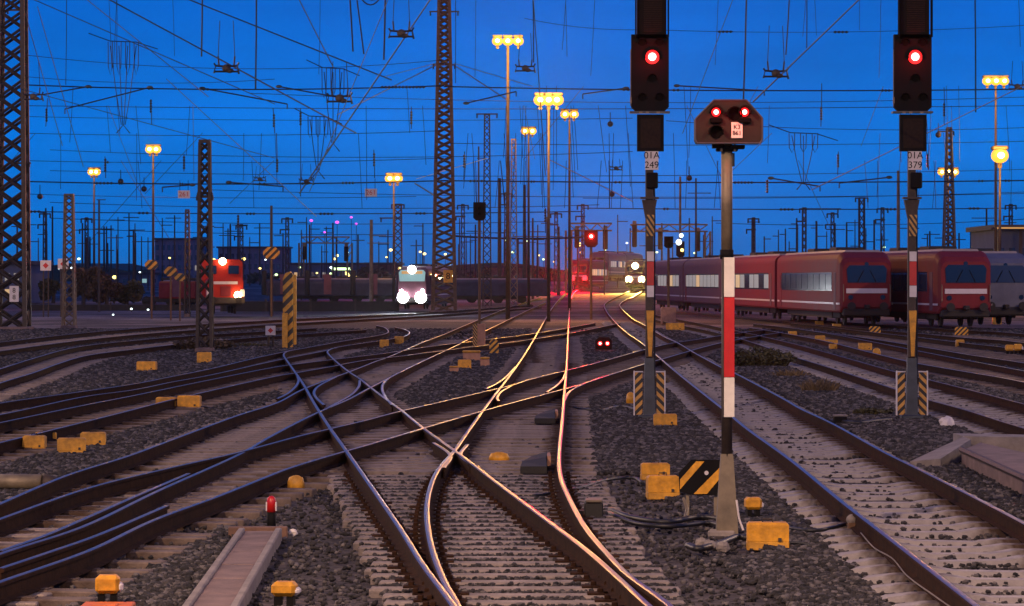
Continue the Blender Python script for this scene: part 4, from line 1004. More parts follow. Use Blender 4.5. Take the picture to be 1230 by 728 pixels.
pole_mast(600, 214, 330, 4.4, 'dark thick pole between the slim lattice masts', 'steel_dark', ((216, 2, 14),))
pole_mast(630, 222, 340, 4.0, 'dark thick pole right of the three lamp pole', 'steel_dark', ())
pole_mast(640, 262, 360, 2.6, 'rusty pole carrying a beam left of the signal gantry', 'steel_rust', ((284, 24, 36),))
pole_mast(671, 272, 390, 3.4, 'rusty pole left of the signal gantry', 'steel_rust')
pole_mast(817, 212, 310, 3.0, 'tan pole right of the left tall signal', 'steel_lit', ((220, 5, 3),))
pole_mast(836, 214, 330, 2.4, 'dark pole left of the tall banded post', 'steel_dark', ((232, 10, 18),))
pole_mast(1185, 250, 330, 2.5, 'dark pole between the two right lamp masts', 'steel_dark', ((262, 18, 12),))
rr = random.Random(11)
far = [(36, 265), (46, 286), (55, 250), (63, 248), (99, 268), (104, 285), (128, 272), (140, 282), (155, 256), (163, 280), (170, 284), (195, 262), (210, 282), (268, 268), (286, 262), (300, 285), (312, 268), (340, 280), (362, 276), (372, 270), (392, 272), (404, 284), (430, 282), (455, 290), (466, 276), (500, 288), (508, 268), (552, 262), (560, 284), (606, 276), (646, 270), (655, 288), (700, 262), (726, 270), (742, 258), (757, 274), (795, 268), (828, 262), (845, 282), (905, 262), (918, 284), (935, 276), (948, 290), (957, 262), (981, 266), (993, 278), (1003, 268), (1017, 268), (1027, 264), (1050, 264), (1059, 280), (1092, 270), (1114, 282), (1152, 280), (1166, 276), (1213, 262), (1224, 276)]
far += [(rr.uniform(20, 1225), rr.uniform(258, 300)) for _ in range(46)]
for i, (px, yt) in enumerate(far):
    D = rr.uniform(330, 620)
    arms = ((yt + rr.uniform(3, 9), rr.choice((1, 7, 11)), rr.choice((1, 8, 12))),)
    tt = pole_mast(px, yt, D, rr.choice((1.4, 1.8, 2.3)), 'thin dark pole with a cross arm on the far skyline of the yard', 'steel_dark', arms, 'skyline poles', 'skyline_pole')
# ================================================================== LAMP MASTS
SOD = (1, .45, .075); SOD2 = (1, .65, .42)
def flood_mast(px, ylamp, D, n, label, watts=0, w=4.0, heads=9.5, m='steel_dark', gap=9.0, pole_to=None):
    s = F / D; c = ground_at(px, D); z = (H - (ylamp - HZ) / s) - c.z
    t = thing('flood_light_mast', c, label, 'lamp mast', 'yellow flood light masts')
    q = MB(); q.tube([(0, 0, 0), (0, 0, z)], [w * .6 / s, w * .35 / s], 10); q.build('pole', M[m], t, True)
    wd = (n - 1) * gap / s
    if n > 1: q = MB(); q.box((0, .05, z), (wd + 4 / s, 1.6 / s, 1.6 / s)); q.build('head_beam', M['steel_lit'], t)
    for k in range(n):
        x = -wd / 2 + k * gap / s; r = heads * .60 / s
        q = MB(); q.ball((x, 0, z + r * .1), (r * 1.05, r * .9, r * .9), 14, 8); b_ = q.build('lamp_ball', M['sodium'], t, True)  # oversized emitting ball, stands in for the glare round the lamp
        q = MB(); q.ball((x, -r * .95, z + r * .1), (r * .42, r * .3, r * .38), 12, 6); q.build('lens', M['sodium_core'], b_, True)
        q = MB(); q.box((x, r * .25, z + r * 1.0), (r * 1.9, r * 1.5, r * .5), bev=r * .15); q.build('lamp_housing', M['steel_dark'], t)
        q = MB(); q.box((x, .1, z - r * 1.0), (r * .5, r * .4, r * .7)); q.build('lamp_bracket', M['steel_dark'], t)
    if watts: point_light('lamp_light', (0, -2.2, z + .8), watts * FAR, SOD, .5, t)
    return t
K = 1000; FAR = .08
flood_mast(184, 180, 300, 2, 'lamp mast with a glowing twin head left of the tall lattice mast in weeds', 30 * K, 3.2, 9, gap=8)
flood_mast(113, 207, 340, 2, 'lamp mast with a dim yellow head between the two left masts', 20 * K, 2.8, 8, gap=6)
flood_mast(473, 215, 310, 2, 'lamp mast with a yellow head left of the tallest lattice mast', 35 * K, 3.0, 10, gap=9)
flood_mast(610, 50, 210, 3, 'tallest lamp mast with three lamps in a row right of the tallest lattice mast', 85 * K, 4.8, 10.5, gap=12.5)
flood_mast(659, 121, 200, 3, 'brightest lamp mast with three lamps in the middle', 120 * K, 3.8, 13, gap=10)
flood_mast(684, 138, 270, 2, 'lamp mast with two lamps just right of the brightest one', 25 * K, 3.4, 9, gap=11)
flood_mast(635, 158, 300, 2, 'lower lamp mast with two lamps left of the brightest one', 20 * K, 3.2, 8, gap=9)
flood_mast(1139, 207, 340, 3, 'lamp mast with three small lamps on the lit lattice mast at right', 25 * K, 3.2, 8, gap=8)
flood_mast(1196, 98, 240, 3, 'upper lamp mast with three lamps near the right edge', 40 * K, 3.6, 10, gap=10)
flood_mast(1201, 188, 235, 1, 'single bright lamp mast near the right edge below the three lamps', 50 * K, 3.6, 17)
# unseen flood masts for the foreground; those outside the edges added to light mid-ground
for x, y, hgt, wts, lb in ((-15, 10, 18, 36 * K, 'unseen flood light mast beside the viewer, left'), (17, 15, 18, 12 * K, 'unseen flood light mast beside the viewer, right'), (4, -16, 16, 11 * K, 'unseen flood light mast behind the viewer'), (-30, 62, 16, 17 * K, 'added unseen flood light mast outside the left edge, nearer'), (34, 75, 16, 17 * K, 'added unseen flood light mast outside the right edge, nearer'), (-44, 128, 17, 22 * K, 'added unseen flood light mast outside the left edge, further'), (46, 135, 17, 20 * K, 'added unseen flood light mast outside the right edge, further'), (-62, 200, 18, 26 * K, 'added unseen flood light mast outside the left edge, furthest')):
    t = thing('flood_light_mast', (x, y, GZ), lb, 'lamp mast', 'yellow flood light masts')
    q = MB(); q.tube([(0, 0, 0), (0, 0, hgt)], [.16, .10], 10); q.build('pole', M['galv'], t, True)
    q = MB(); q.box((0, 0, hgt), (1.6, .1, .1)); q.build('head_beam', M['steel_lit'], t)
    for k in (-.6, 0, .6):
        q = MB(); q.ball((k, .1, hgt + .05), (.24, .2, .16), 10, 6); b_ = q.build('lamp_ball', M['steel_lit'], t, True)
        q = MB(); q.ball((k, .22, hgt), (.16, .06, .12), 10, 6); q.build('lens', M['sodium_core'], b_, True)
    point_light('lamp_light', (-1.0 * (1 if x > 0 else -1) if y > 0 else 0, .5, hgt - .4), wts, SOD2, .22, t)
def small_lamp(px, py, D, r, m, label, name='distant_lamp'):
    s = F / D; c = ground_at(px, D); z = (H - (py - HZ) / s) - c.z
    t = thing(name, c, label, 'lamp', 'small distant lamps')
    q = MB(); q.tube([(0, 0, 0), (0, 0, z)], max(.05, .35 / s), 6); q.build('pole', M['steel_dark'], t)
    q = MB(); q.ball((0, -r / s, z), (r / s * 1.1, r / s, r / s * .8), 8, 5); q.build('lamp_head', M[m], t, True)
for px, py, r, m in ((138, 333, 2.6, 'small_yellow'), (257, 312, 2, 'small_yellow'), (293, 311, 2.2, 'small_yellow'), (319, 312, 1.2, 'small_white'), (332, 330, 1.8, 'small_green'), (316, 331, 1.8, 'small_yellow'), (377, 334, 2.2, 'small_yellow'), (417, 329, 2.2, 'small_yellow'), (405, 307, 1.8, 'small_yellow'), (499, 320, 2.4, 'small_yellow'), (515, 322, 2.2, 'small_yellow'), (522, 323, 2.0, 'small_yellow'), (510, 305, 1.8, 'small_yellow'), (633, 290, 1.5, 'small_green'), (616, 303, 1.6, 'small_green'), (607, 289, 1.1, 'small_green'), (720, 303, 1.3, 'small_white'), (727, 300, 1.2, 'small_green'), (753, 292, 1.3, 'small_white'), (789, 303, 1.4, 'small_green'), (834, 304, 1.3, 'small_green'), (927, 305, 1.7, 'small_white'), (927, 314, 1.7, 'small_white'), (1062, 297, 1.4, 'small_green'), (374, 265, 2.0, 'purple'), (405, 267, 2.3, 'purple'), (422, 261, 1.7, 'purple'), (428, 269, 1.7, 'purple'), (390, 279, 1.5, 'purple'), (95, 311, 1.8, 'small_green'), (3, 334, 3.0, 'small_yellow'), (168, 327, 1.2, 'small_white'), *[(rr.uniform(200, 560), rr.uniform(298, 344), rr.uniform(1.0, 1.9), rr.choice(('small_yellow', 'small_yellow', 'small_yellow', 'small_green', 'small_white'))) for _ in range(30)], *[(rr.uniform(590, 760), rr.uniform(292, 322), rr.uniform(.9, 1.4), rr.choice(('small_yellow', 'small_green'))) for _ in range(8)], *[(rr.uniform(20, 200), rr.uniform(318, 350), rr.uniform(1, 1.6), rr.choice(('small_yellow', 'small_white'))) for _ in range(9)], (136, 378, 1.2, 'small_white'), (158, 371, 1.4, 'small_white'), (178, 372, 1.3, 'small_white')):
    small_lamp(px, py, rr.uniform(480, 640) if py < 345 else rr.uniform(235, 260), r, m, {'purple': 'far off purple lamp on a thin pole above the signal frame on the left', 'small_yellow': 'far off small yellow lamp on a thin pole', 'small_green': 'far off small greenish lamp on a thin pole', 'small_white': 'far off small white lamp on a thin pole'}[m])
# ================================================================== SIGNAL GANTRIES
def gantry(x0, x1, yb, D, hang, label, m='gantry_lit', posts=(0, 1)):
    s = F / D; c = ground_at(x0, D); zb = (H - (yb - HZ) / s) - c.z; L = (x1 - x0) / s
    t = thing('signal_gantry', c, label, 'signal gantry', 'signal gantries over the tracks')
    for k in posts:
        q = MB()
        for dx in (-.35, .35): q.tube([(k * L + dx, 0, 0), (k * L + dx, 0, zb)], .16, 6)
        for j in range(6): q.tube([(k * L - .35, 0, zb * j / 6), (k * L + .35, 0, zb * (j + 1) / 6)], .07, 4)
        q.build('post', M[m], t)
    q = MB(); hb = .9
    for dz in (0, hb): q.box((L / 2, 0, zb + dz), (L, .25, .20))
    n = max(6, int(L / 1.2))
    for j in range(n):
        q.tube([(L * j / n, 0, zb + (0 if j % 2 else hb)), (L * (j + 1) / n, 0, zb + (hb if j % 2 else 0))], .07, 4)
    q.build('beam', M[m], t)
    for x, y0, y1 in hang:
        z0, z1 = (H - (y0 - HZ) / s) - c.z, (H - (y1 - HZ) / s) - c.z; xx = (x - x0) / s
        q = MB(); q.prism(chamfer_rect(xx - .32, xx + .32, z1, z0, .12, 'bottom'), -.5, -.2); hd = q.build('signal_head', M['black'], t)
        q = MB(); q.box((xx, -.25, z0 + .25), (.5, .5, .5)); q.build('head_bracket', M[m], t)
gantry(683, 735, 277, 400, ((693, 276, 298), (727, 276, 300)), 'signal gantry left of the left tall signal, above the red mid signal', posts=(0,))
gantry(757, 850, 278, 420, ((762, 270, 297), (793, 278, 300), (838, 278, 302)), 'signal gantry reaching right behind the left tall signal', posts=(1,))
gantry(362, 420, 292, 470, ((366, 296, 312), (416, 296, 314)), 'far signal frame on the left under the purple lamps')
# ================================================================== TRAINS
def body_ring(w, z0, z1, y, rr_=.45, tw=0.0):
    pts = [(-w / 2 + .06, z0), (w / 2 - .06, z0), (w / 2, z0 + .10), (w / 2 - tw * .5, z1 - rr_)]
    for k in range(1, 6):
        a = k / 6 * math.pi / 2; pts.append((w / 2 - tw - rr_ + rr_ * math.cos(a), z1 - rr_ + rr_ * math.sin(a)))
    L = [(-x, z) for x, z in pts[2:]][::-1]
    P = pts + L
    return [(x, y, z) for x, z in P]
def bogie(q, y, L=3.0):
    for sy in (-L * .38, L * .38):
        for sx in (-.78, .78):
            n = 12; q.loft([[(sx + dx, y + sy + .45 * math.cos(6.283 * k / n), .46 + .45 * math.sin(6.283 * k / n)) for k in range(n)] for dx in (-.07, .07)])
    for sx in (-1.02, 1.02): q.box((sx, y, .55), (.16, L, .34), bev=.04)
def side_windows(t, parent, L, z, h, xs, mat_, n, y0=2.6, gap=.35, side=-1, w=1.5):
    step = (L - y0 - 1.5) / n
    for k in range(n):
        q = MB(); q.box((side * (1.42), y0 + step * (k + .5), z), (.05, step - gap, h), bev=.015); q.build('window', mat_ if not isinstance(mat_, (list, tuple)) else mat_[k % len(mat_)], parent)
def rail_car(pos, rz, label, cat, L=25, paint='train_red', front=True, tail=False, lights=None, zt=3.95, windows='win_pale', nwin=10, group='red passenger trains', dbl=False, name='passenger_coach', screen='glass', stripe=True, body_w=2.85, buffers=True):
    t = thing(name, pos, label, cat, group, rz)
    q = MB()
    if front: rings = [body_ring(body_w * .90, 1.0, zt - .55, 0, .45), body_ring(body_w * .97, .72, zt - .30, .35, .45), body_ring(body_w, .70, zt, 1.1, .5), body_ring(body_w, .70, zt, L, .5)]
    else: rings = [body_ring(body_w, .70, zt, 0, .5), body_ring(body_w, .70, zt, L, .5)]
    q.loft(rings); bd = q.build('body', M[paint], t)
    q = MB(); q.loft([[(x, y, z) for x, z in ((-1.05, zt - .10), (1.05, zt - .10), (.9, zt + .10), (-.9, zt + .10))] for y in (1.3, L - .3)]); q.build('roof', M['roof_grey'], t)
    for y in (3.6, L - 3.6): q = MB(); bogie(q, y); q.build('bogie', M['under'], t)
    q = MB(); q.box((0, L / 2, .62), (2.3, L - 9, .5)); q.build('underframe', M['under'], t)
    for sd in (-1, 1):
        if windows:
            if dbl: side_windows(t, bd, L, 1.45, .62, None, M[windows], nwin, side=sd); side_windows(t, bd, L, 3.0, .62, None, M[windows], nwin, side=sd)
            else: side_windows(t, bd, L, 2.35, .85, None, [M[random.choice((windows, windows, windows, 'win_dim', 'win_warm' if windows == 'win_pale' else windows))] for _ in range(nwin)], nwin, side=sd)
        if windows and not dbl:
            q = MB(); q.box((sd * (body_w / 2 - .012), L / 2 + .6, 2.35), (.03, L - 4.4, 1.02)); q.build('glazing_band', M['win_dim'], bd)
            q = MB(); q.box((sd * (body_w / 2 - .005), L / 2, 1.18), (.02, L - .4, .10)); q.build('side_stripe', M['train_white'], bd)
            q = MB(); q.box((sd * 1.425, L - 1.6, 1.85), (.04, .9, 2.0), bev=.01); q.build('door', M['train_red'], bd)
        q = MB(); q.box((sd * 1.425, 1.75, 1.85), (.04, .75, 2.0), bev=.01); q.build('door', M['train_white' if paint == 'loco_red' else 'train_red_dull'], bd)
    if not front:
        q = MB(); q.box((0, -.22, 2.0), (1.5, .5, 2.5), bev=.08); q.build('gangway', M['rubber'], t)
    for y in (L * .28, L * .62):
        q = MB(); q.box((0, y, zt + .16), (1.5, 2.6, .26), bev=.06); q.build('roof_unit', M['under'], t)
    if front:
        # windscreen and trim follow the sloping nose
        q = MB(); q.prism([(-1.02, 2.30), (1.02, 2.30), (1.08, 3.02), (.92, 3.22), (-.92, 3.22), (-1.08, 3.02)], -.045, -.005); q.build('windscreen', M[screen], bd)
        if stripe: q = MB(); q.box((0, -.03, 1.86), (2.2, .05, .26), bev=.01); q.build('front_stripe', M['train_white'], bd)
        q = MB(); q.box((0, .25, .72), (2.5, .7, .40), bev=.08); q.build('skirt', M['under'], t)
        for sx in (-.86, .86):
            if buffers: q = MB(); q.tube([(sx, .2, 1.05), (sx, -.35, 1.05), (sx, -.36, 1.05), (sx, -.42, 1.05)], [.10, .10, .23, .22], 12); q.build('buffer', M['under'], t)
            m_ = M['red_tail'] if tail else (M[lights] if lights else M['glass'])
            q = MB(); q.disc((sx, -.05, 1.52), .13, .05); q.build('tail_lamp' if tail else 'headlight', m_, bd)
        if buffers:
            q = MB(); q.box((0, -.18, 1.02), (.26, .5, .22), bev=.04); q.build('coupler', M['under'], t)
            for sx in (-.5, .5):
                q = MB(); q.tube([(sx, -.07, 2.32), (sx * .35, -.07, 2.95)], .022, 5); q.build('wiper', M['black'], bd)
            for sx in (-1.25, 1.25):
                q = MB(); q.tube([(sx, -.01, 1.3), (sx, -.09, 1.36), (sx, -.09, 2.15), (sx, -.01, 2.2)], .025, 5); q.build('hand_rail', M['galv'], bd)
        q = MB(); q.disc((0, -.02, zt - .66), .11, .05); q.build('top_lamp', M[lights] if lights else M['glass'], bd)
    return t
# two red trains on the right
def place(px, yrail): D = depth(yrail, 0.0); return at(px, yrail, D), D
pB, _ = place(1041, 391.5); pA, _ = place(1160, 393.5)
angB = R(3.2)
def along(p, rz, d): return (p[0] - math.sin(rz) * d, p[1] + math.cos(rz) * d, p[2] + lift(p[1] + d) )
rail_car(pA, R(4.5), 'red train front with blue windscreen and white stripe, the right one of the two', 'train', 24, 'train_red', windows='win_dim', nwin=9)
rail_car(along(pA, R(4.5), 25), R(4.5), 'coach coupled behind the right red train front', 'train', 25, 'train_red_dull', front=False)
rail_car(pB, angB, 'red train front with blue windscreen and white stripe, the left one of the two', 'train', 24, 'train_red', windows='win_dim', nwin=9)
for k, (lb, pt) in enumerate((('first coach behind the left red train front, windows lit', 'train_red'), ('second coach behind the left red train front', 'train_red_dull'), ('third coach behind the left red train front', 'train_red_dull'))):
    rail_car(along(pB, angB, 25 + 25.6 * k), angB, lb, 'train', 25, pt, front=False, nwin=9, windows='win_pale')
# tan and grey coaches at the right edge
pC = at(1222, 396, depth(396))
rail_car((pC[0] + 1.6, pC[1] + 14, 0), R(5), 'grey blue coach at the right edge beside the red trains', 'train', 25, 'grey_coach', windows='win_blue', zt=3.9, screen='win_dim', stripe=False, group='other coaches')
# far train with yellow headlights on the single track
D = 560; p = gp(763, 349.3)
p = Vector(p); ty = rail_car(p, R(-7), 'oncoming train with bright yellow headlights at the end of the curving single track', 'train', 24, 'train_red_dull', lights='yellow_lamp', windows='win_pale', zt=3.95, group='oncoming trains', name='oncoming_train')
for sx, z in ((-.86, 1.5), (.86, 1.5), (0, 3.3)):
    q = MB(); q.disc((sx, -.10, z), .42, .06, 14); q.build('headlight', M['yellow_lamp'], ty)
spot_light('headlight_beam', (0, -1.2, 1.6), 95 * K, (1, .60, .10), 50, (0, -60, 0), .5, ty)
# train with the red tail lamps on the central track
p = gp(695, 347.6); tr = rail_car(p, R(-8), 'train end with two red tail lamps at the far end of the central track', 'train', 24, 'train_red', tail=True, windows='win_pale', zt=4.0, nwin=8, group='departing train', name='departing_train')
q_ = along(p, R(-8), 25)
rail_car(q_, R(-8), 'lit coach ahead of the train end with red tail lamps', 'train', 25, 'grey_coach', front=False, windows='win_pale', zt=4.0, nwin=8, group='departing train')
rail_car(along(p, R(-8), 50.5), R(-8), 'far lit coach at the head of the departing train', 'train', 25, 'grey_coach', front=False, windows='win_warm', zt=4.0, nwin=8, group='departing train')
for sx in (-.86, .86):
    q = MB(); q.disc((sx, -.11, 1.5), .34, .05, 14); q.build('tail_lamp', M['red_tail'], tr)
spot_light('tail_light_glow', (0, -1.0, 1.6), 330 * K, (1, .004, .012), 34, (-.0, -60, -1.0), .5, tr)
# white-lit railcar left of the tallest mast
D = depth(372, 0.0); p = at(495, 372, D)
tw = rail_car(p, R(-4), 'small railcar with dazzling white headlights and an amber destination display', 'railcar', 24, 'train_red_dull', lights='white_lamp', windows='win_dim', zt=3.45, screen='win_blue', stripe=False, group='oncoming railcar', name='railcar', body_w=2.5, buffers=False)
q = MB(); q.box((0, -.06, 3.02), (1.7, .05, .24), bev=.01); q.build('destination_display', M['lit_plate'], tw)
for sx, z, r in ((-.72, 1.0, .47), (.72, 1.0, .47), (0, 3.25, .34)):
    q = MB(); q.ball((sx, -.22, z), (r, .16, r), 14, 8); q.build('headlight', M['white_lamp'], tw, True)
spot_light('headlight_beam', (0, -1.2, 1.1), 8 * K, (.9, .95, 1), 50, (0, -60, 0), .4, tw)
# red shunting engine on the left
def shunter():
    D = depth(377.5, 0.0); p = at(271, 377.5, D)
    t = thing('shunting_engine', p, 'red shunting engine with a white stripe and two yellow lamps behind the weed grown mast', 'locomotive', None, R(9))
    q = MB(); q.loft([[(x, y, z) for x, z in ((-1.25, 1.1), (1.25, 1.1), (1.25, 2.35), (1.05, 2.6), (-1.05, 2.6), (-1.25, 2.35))] for y in (0, 3.4)]); bn = q.build('bonnet', M['loco_red'], t)
    q = MB(); q.loft([body_ring(2.9, 1.1, 3.9, 3.4, .35), body_ring(2.9, 1.1, 3.9, 6.2, .35)]); cb = q.build('cab', M['loco_red'], t)
    q = MB(); q.loft([[(x, y, z) for x, z in ((-1.25, 1.1), (1.25, 1.1), (1.25, 2.3), (1.05, 2.5), (-1.05, 2.5), (-1.25, 2.3))] for y in (6.2, 10)]); q.build('bonnet', M['loco_red'], t)
    for sx in (-.8, .8): q = MB(); q.box((sx, 3.37, 3.15), (.75, .05, .6), bev=.02); q.build('cab_window', M['glass'], cb)
    q = MB(); q.box((0, -.03, 2.22), (1.7, .05, .20)); q.build('front_stripe', M['train_white'], bn)
    q = MB(); q.box((0, -.03, 1.62), (.7, .05, .7)); q.build('radiator_grille', M['train_red'], bn)
    q = MB(); q.box((0, -.1, .98), (2.7, .2, .42)); q.build('buffer_beam', M['steel_dark'], t)
    q = MB(); q.box((0, 5, .8), (2.4, 9.4, .4)); 
    for y in (1.6, 4.6, 7.8):
        for sx in (-.75, .75):
            n = 14; q.loft([[(sx + dx, y + .55 * math.cos(6.283 * k / n), .56 + .55 * math.sin(6.283 * k / n)) for k in range(n)] for dx in (-.07, .07)])
    q.build('running_gear', M['under'], t)
    for sx in (-.88, .88):
        q = MB(); q.tube([(sx, -.15, 1.02), (sx, -.62, 1.02), (sx, -.63, 1.02), (sx, -.68, 1.02)], [.1, .1, .23, .22], 12); q.build('buffer', M['under'], t)
        q = MB(); q.box((sx * 1.35, -.02, 1.5), (.3, .06, .5)); q.build('hand_rail', M['train_white'], t)
    for sx, z, r in ((.85, 1.35, .26), (0, 3.75, .26)):
        q = MB(); q.ball((sx, -.12 if z < 2 else 3.2, z), (r, .12, r), 10, 6); q.build('headlight', M['yellow_lamp'], t, True)
    point_light('headlight_glow', (.85, -.7, 1.4), 40, (1, .7, .3), .2, t)
shunter()
q_ = at(239, 381, 290); rail_car((q_[0], 290, 0), R(80), 'short red wagon half hidden behind the narrow mast left of the shunting engine', 'wagon', 3.4, 'train_red', front=False, windows=None, zt=2.3, group='goods wagons', name='goods_wagon')
# ================================================================== BUILDINGS, WALLS, TREES BEHIND
def building(px0, px1, ytop, D, label, m='plaster', roof='roof_dark', floors=3, nw=6, lit=.15, depth_=14, gable=False, parapet=True):
    s = F / D; c = ground_at((px0 + px1) / 2, D); w_ = (px1 - px0) / s; h_ = (H - (ytop - HZ) / s) - c.z
    t = thing('yard_building', c, label, 'building', 'buildings behind the yard')
    q = MB(); q.box((0, depth_ / 2, h_ / 2), (w_, depth_, h_)); wl = q.build('wall', M[m], t)
    q = MB()
    if gable: q.prism([(-w_ / 2 - .5, h_), (w_ / 2 + .5, h_), (w_ * .1, h_ + w_ * .12)], -.4, depth_ + .4)
    else: q.box((0, depth_ / 2, h_ + .2), (w_ + .8, depth_ + .8, .4))
    q.build('roof', M[roof], t)
    fh = h_ / (floors + .4); ww = w_ / nw; r2 = random.Random(int(px0 * 7))
    for f in range(floors):
        for k in range(nw):
            mm = M['win_dim'] if r2.random() > lit else M[r2.choice(('win_warm', 'win_pale', 'win_blue'))]
            q = MB(); q.box((-w_ / 2 + ww * (k + .5), -.02, fh * (f + .62)), (ww * .55, .08, fh * .5)); q.build('window', mm, wl)
    return t
building(186, 246, 288, 700, 'flat purple grey building block behind the left striped boards', 'plaster', floors=4, nw=9, lit=.06)
building(262, 345, 298, 760, 'long low grey building behind the shunting engine', 'plaster', floors=3, nw=12, lit=.10)
building(345, 440, 318, 620, 'low workshop with lit windows behind the far signal frame', 'plaster_blue', floors=1, nw=14, lit=.45, gable=False)
building(-40, 36, 318, 330, 'pale lit hall behind the mast at the left edge', 'plaster_blue', floors=2, nw=7, lit=.75)
building(440, 480, 318, 560, 'dark low shed left of the white railcar', 'brick', floors=1, nw=5, lit=.1)
building(1196, 1300, 276, 260, 'blue grey hall with a lit eave at the right edge', 'plaster_blue', floors=2, nw=8, lit=.35)
building(100, 190, 330, 560, 'dark low roofs behind the hedge on the left', 'plaster_blue', floors=1, nw=8, lit=.05)
building(590, 640, 322, 600, 'dark relay shed under the lamp masts', 'brick', floors=1, nw=4, lit=.1)
building(1098, 1166, 306, 300, 'flat canopy building with a warm lit edge behind the right red train', 'plaster', floors=1, nw=6, lit=.3)
def light_strip(px0, px1, y, D, hpx, m, label):
    s = F / D; c = ground_at((px0 + px1) / 2, D); z = (H - (y - HZ) / s) - c.z
    t = thing('lit_canopy', c, label, 'canopy', None)
    q = MB(); q.box((0, 0, z), ((px1 - px0) / s, .2, hpx / s)); q.build('light_band', M[m], t)
    q = MB(); q.box((0, 1.2, z + hpx / s * .8), ((px1 - px0) / s * 1.02, 3, .2)); q.build('roof_slab', M['roof_dark'], t)
    q = MB()
    for k in (-.42, 0, .42): q.box(((px1 - px0) / s * k, 1.2, z / 2), (.25, .25, z))
    q.build('column', M['steel_dark'], t)
light_strip(1100, 1164, 304.5, 292, 3.6, 'lit_plate', 'canopy edge glowing warm yellow above the right red train')
light_strip(1198, 1260, 273.5, 256, 2.6, 'lit_plate', 'glowing eave at the right edge under the bright lamps')
light_strip(398, 421, 323, 600, 3.0, 'small_green', 'yellow green lit canopy under the far signal frame')
# long parked grey train on the left behind the fence
for k in range(4):
    a = at(300 + 62 * k, 372, 300 + 4 * k)
    rail_car((a[0], 320 - 4 * k, lift(320)), R(-84), 'parked blue grey coach in the row behind the shunting engine', 'train', 4.6 if False else 14, 'dark_coach', front=False, windows=None, zt=2.35, group='parked grey coaches', name='parked_coach')
def wall(px0, px1, yt, yb, D, label, m, name='boundary_wall', cat='wall'):
    s = F / D; c = ground_at((px0 + px1) / 2, D); z1 = (H - (yt - HZ) / s) - c.z
    t = thing(name, c, label, cat)
    L = (px1 - px0) / s; n = max(4, int(L / 3))
    for k in range(n):
        q = MB(); q.box((-L / 2 + L * (k + .5) / n, 0, z1 / 2), (L / n - .08, .14, z1)); q.build('panel', M[m], t)
        q = MB(); q.box((-L / 2 + L * k / n, -.05, z1 / 2 + .1), (.16, .2, z1 + .2)); q.build('post', M['steel_dark'], t)
wall(266, 480, 362, 376, 262, 'low dark fence with posts behind the red shunting engine', 'under', 'yard_fence', 'fence')
wall(30, 236, 366, 378, 268, 'low dark fence along the left background', 'under', 'yard_fence', 'fence')
def van(px, yb, D, w_px, h_px, label):
    s = F / D; c = ground_at(px, D); L = w_px / s; hh = h_px / s
    t = thing('parked_van', c, label, 'van', 'white vans parked behind the fence')
    q = MB(); q.prism([(-L / 2, .35), (L / 2, .35), (L / 2, hh * .55), (L * .36, hh * .62), (L * .26, hh), (-L / 2, hh)], -.9, .9); b_ = q.build('body', M['train_white'], t)
    q = MB(); q.prism([(L * .10, hh * .62), (L * .33, hh * .62), (L * .25, hh * .92), (L * .10, hh * .92)], -.93, -.90); q.build('window', M['win_dim'], b_)
    for x in (-.3, .3):
        q = MB(); q.disc((x * L, -.95, .34), .34, .25, 14); q.build('wheel', M['rubber'], t)
#van(84, 378, 275, 44, 24, 'white van behind the tan lattice mast')
#van(146, 378, 280, 34, 18, 'smaller white van right of the tan lattice mast')
def tree(px, D, wpx, ytop, label, m='leaf', n=1600, name='tree', trunk=True):
    s = F / D; c = ground_at(px, D); h_ = (H - (ytop - HZ) / s) - c.z; w_ = wpx / s; r2 = random.Random(px)
    t = thing(name, c, label, 'tree' if name == 'tree' else 'hedge', 'trees behind the yard')
    q = MB(); q.tube([(0, 0, 0), (.1, 0, h_ * .4), (0, .1, h_ * .8)], [.22, .16, .06], 7)
    for k in range(5):
        a = r2.uniform(0, 6.28); q.tube([(0, 0, h_ * r2.uniform(.25, .5)), (math.cos(a) * w_ * .25, math.sin(a) * .8, h_ * r2.uniform(.6, .85))], [.10, .04], 5)
    q.build('trunk', M['bark'], t)
    blobs = [(r2.uniform(-.36, .36) * w_, r2.uniform(-1, 1) * w_ * .2, h_ * r2.uniform(.30, .80), r2.uniform(.14, .26) * min(w_, h_ * 1.4)) for _ in range(max(7, int(w_ / h_ * 8)))]
    q = MB(); sz = .20 + D / 2600
    for _ in range(n):
        b_ = r2.choice(blobs); d = Vector((r2.gauss(0, 1), r2.gauss(0, 1), r2.gauss(0, 1))).normalized() * b_[3] * r2.random() ** .45
        p = Vector(b_[:3]) + d; p.z = max(.1, min(p.z, h_))
        e1 = Vector((r2.uniform(-1, 1), r2.uniform(-1, 1), r2.uniform(-1, 1))).normalized(); e2 = e1.cross(Vector((r2.uniform(-1, 1), r2.uniform(-1, 1), r2.uniform(-1, 1)))).normalized()
        q.add([p - e1 * sz, p + e2 * sz * .6, p + e1 * sz, p - e2 * sz * .6], [(0, 1, 2, 3)])
    q.build('crown', M[m], t)
tree(100, 300, 44, 318, 'brown bushy tree right behind the tan lattice mast', 'leaf_brown', 1500)
tree(128, 310, 40, 326, 'second brown tree further right of the tan lattice mast', 'leaf_brown', 1300)
tree(152, 320, 40, 338, 'low dark tree below the orange lamp on the left', 'leaf', 1000)
tree(64, 330, 30, 332, 'dark bush between the two left lattice masts', 'leaf', 900)
tree(450, 420, 40, 322, 'dark trees left of the white railcar', 'leaf_brown', 900)
tree(915, 620, 46, 308, 'dim trees on the skyline behind the train left of the skyline masts', 'leaf', 900)
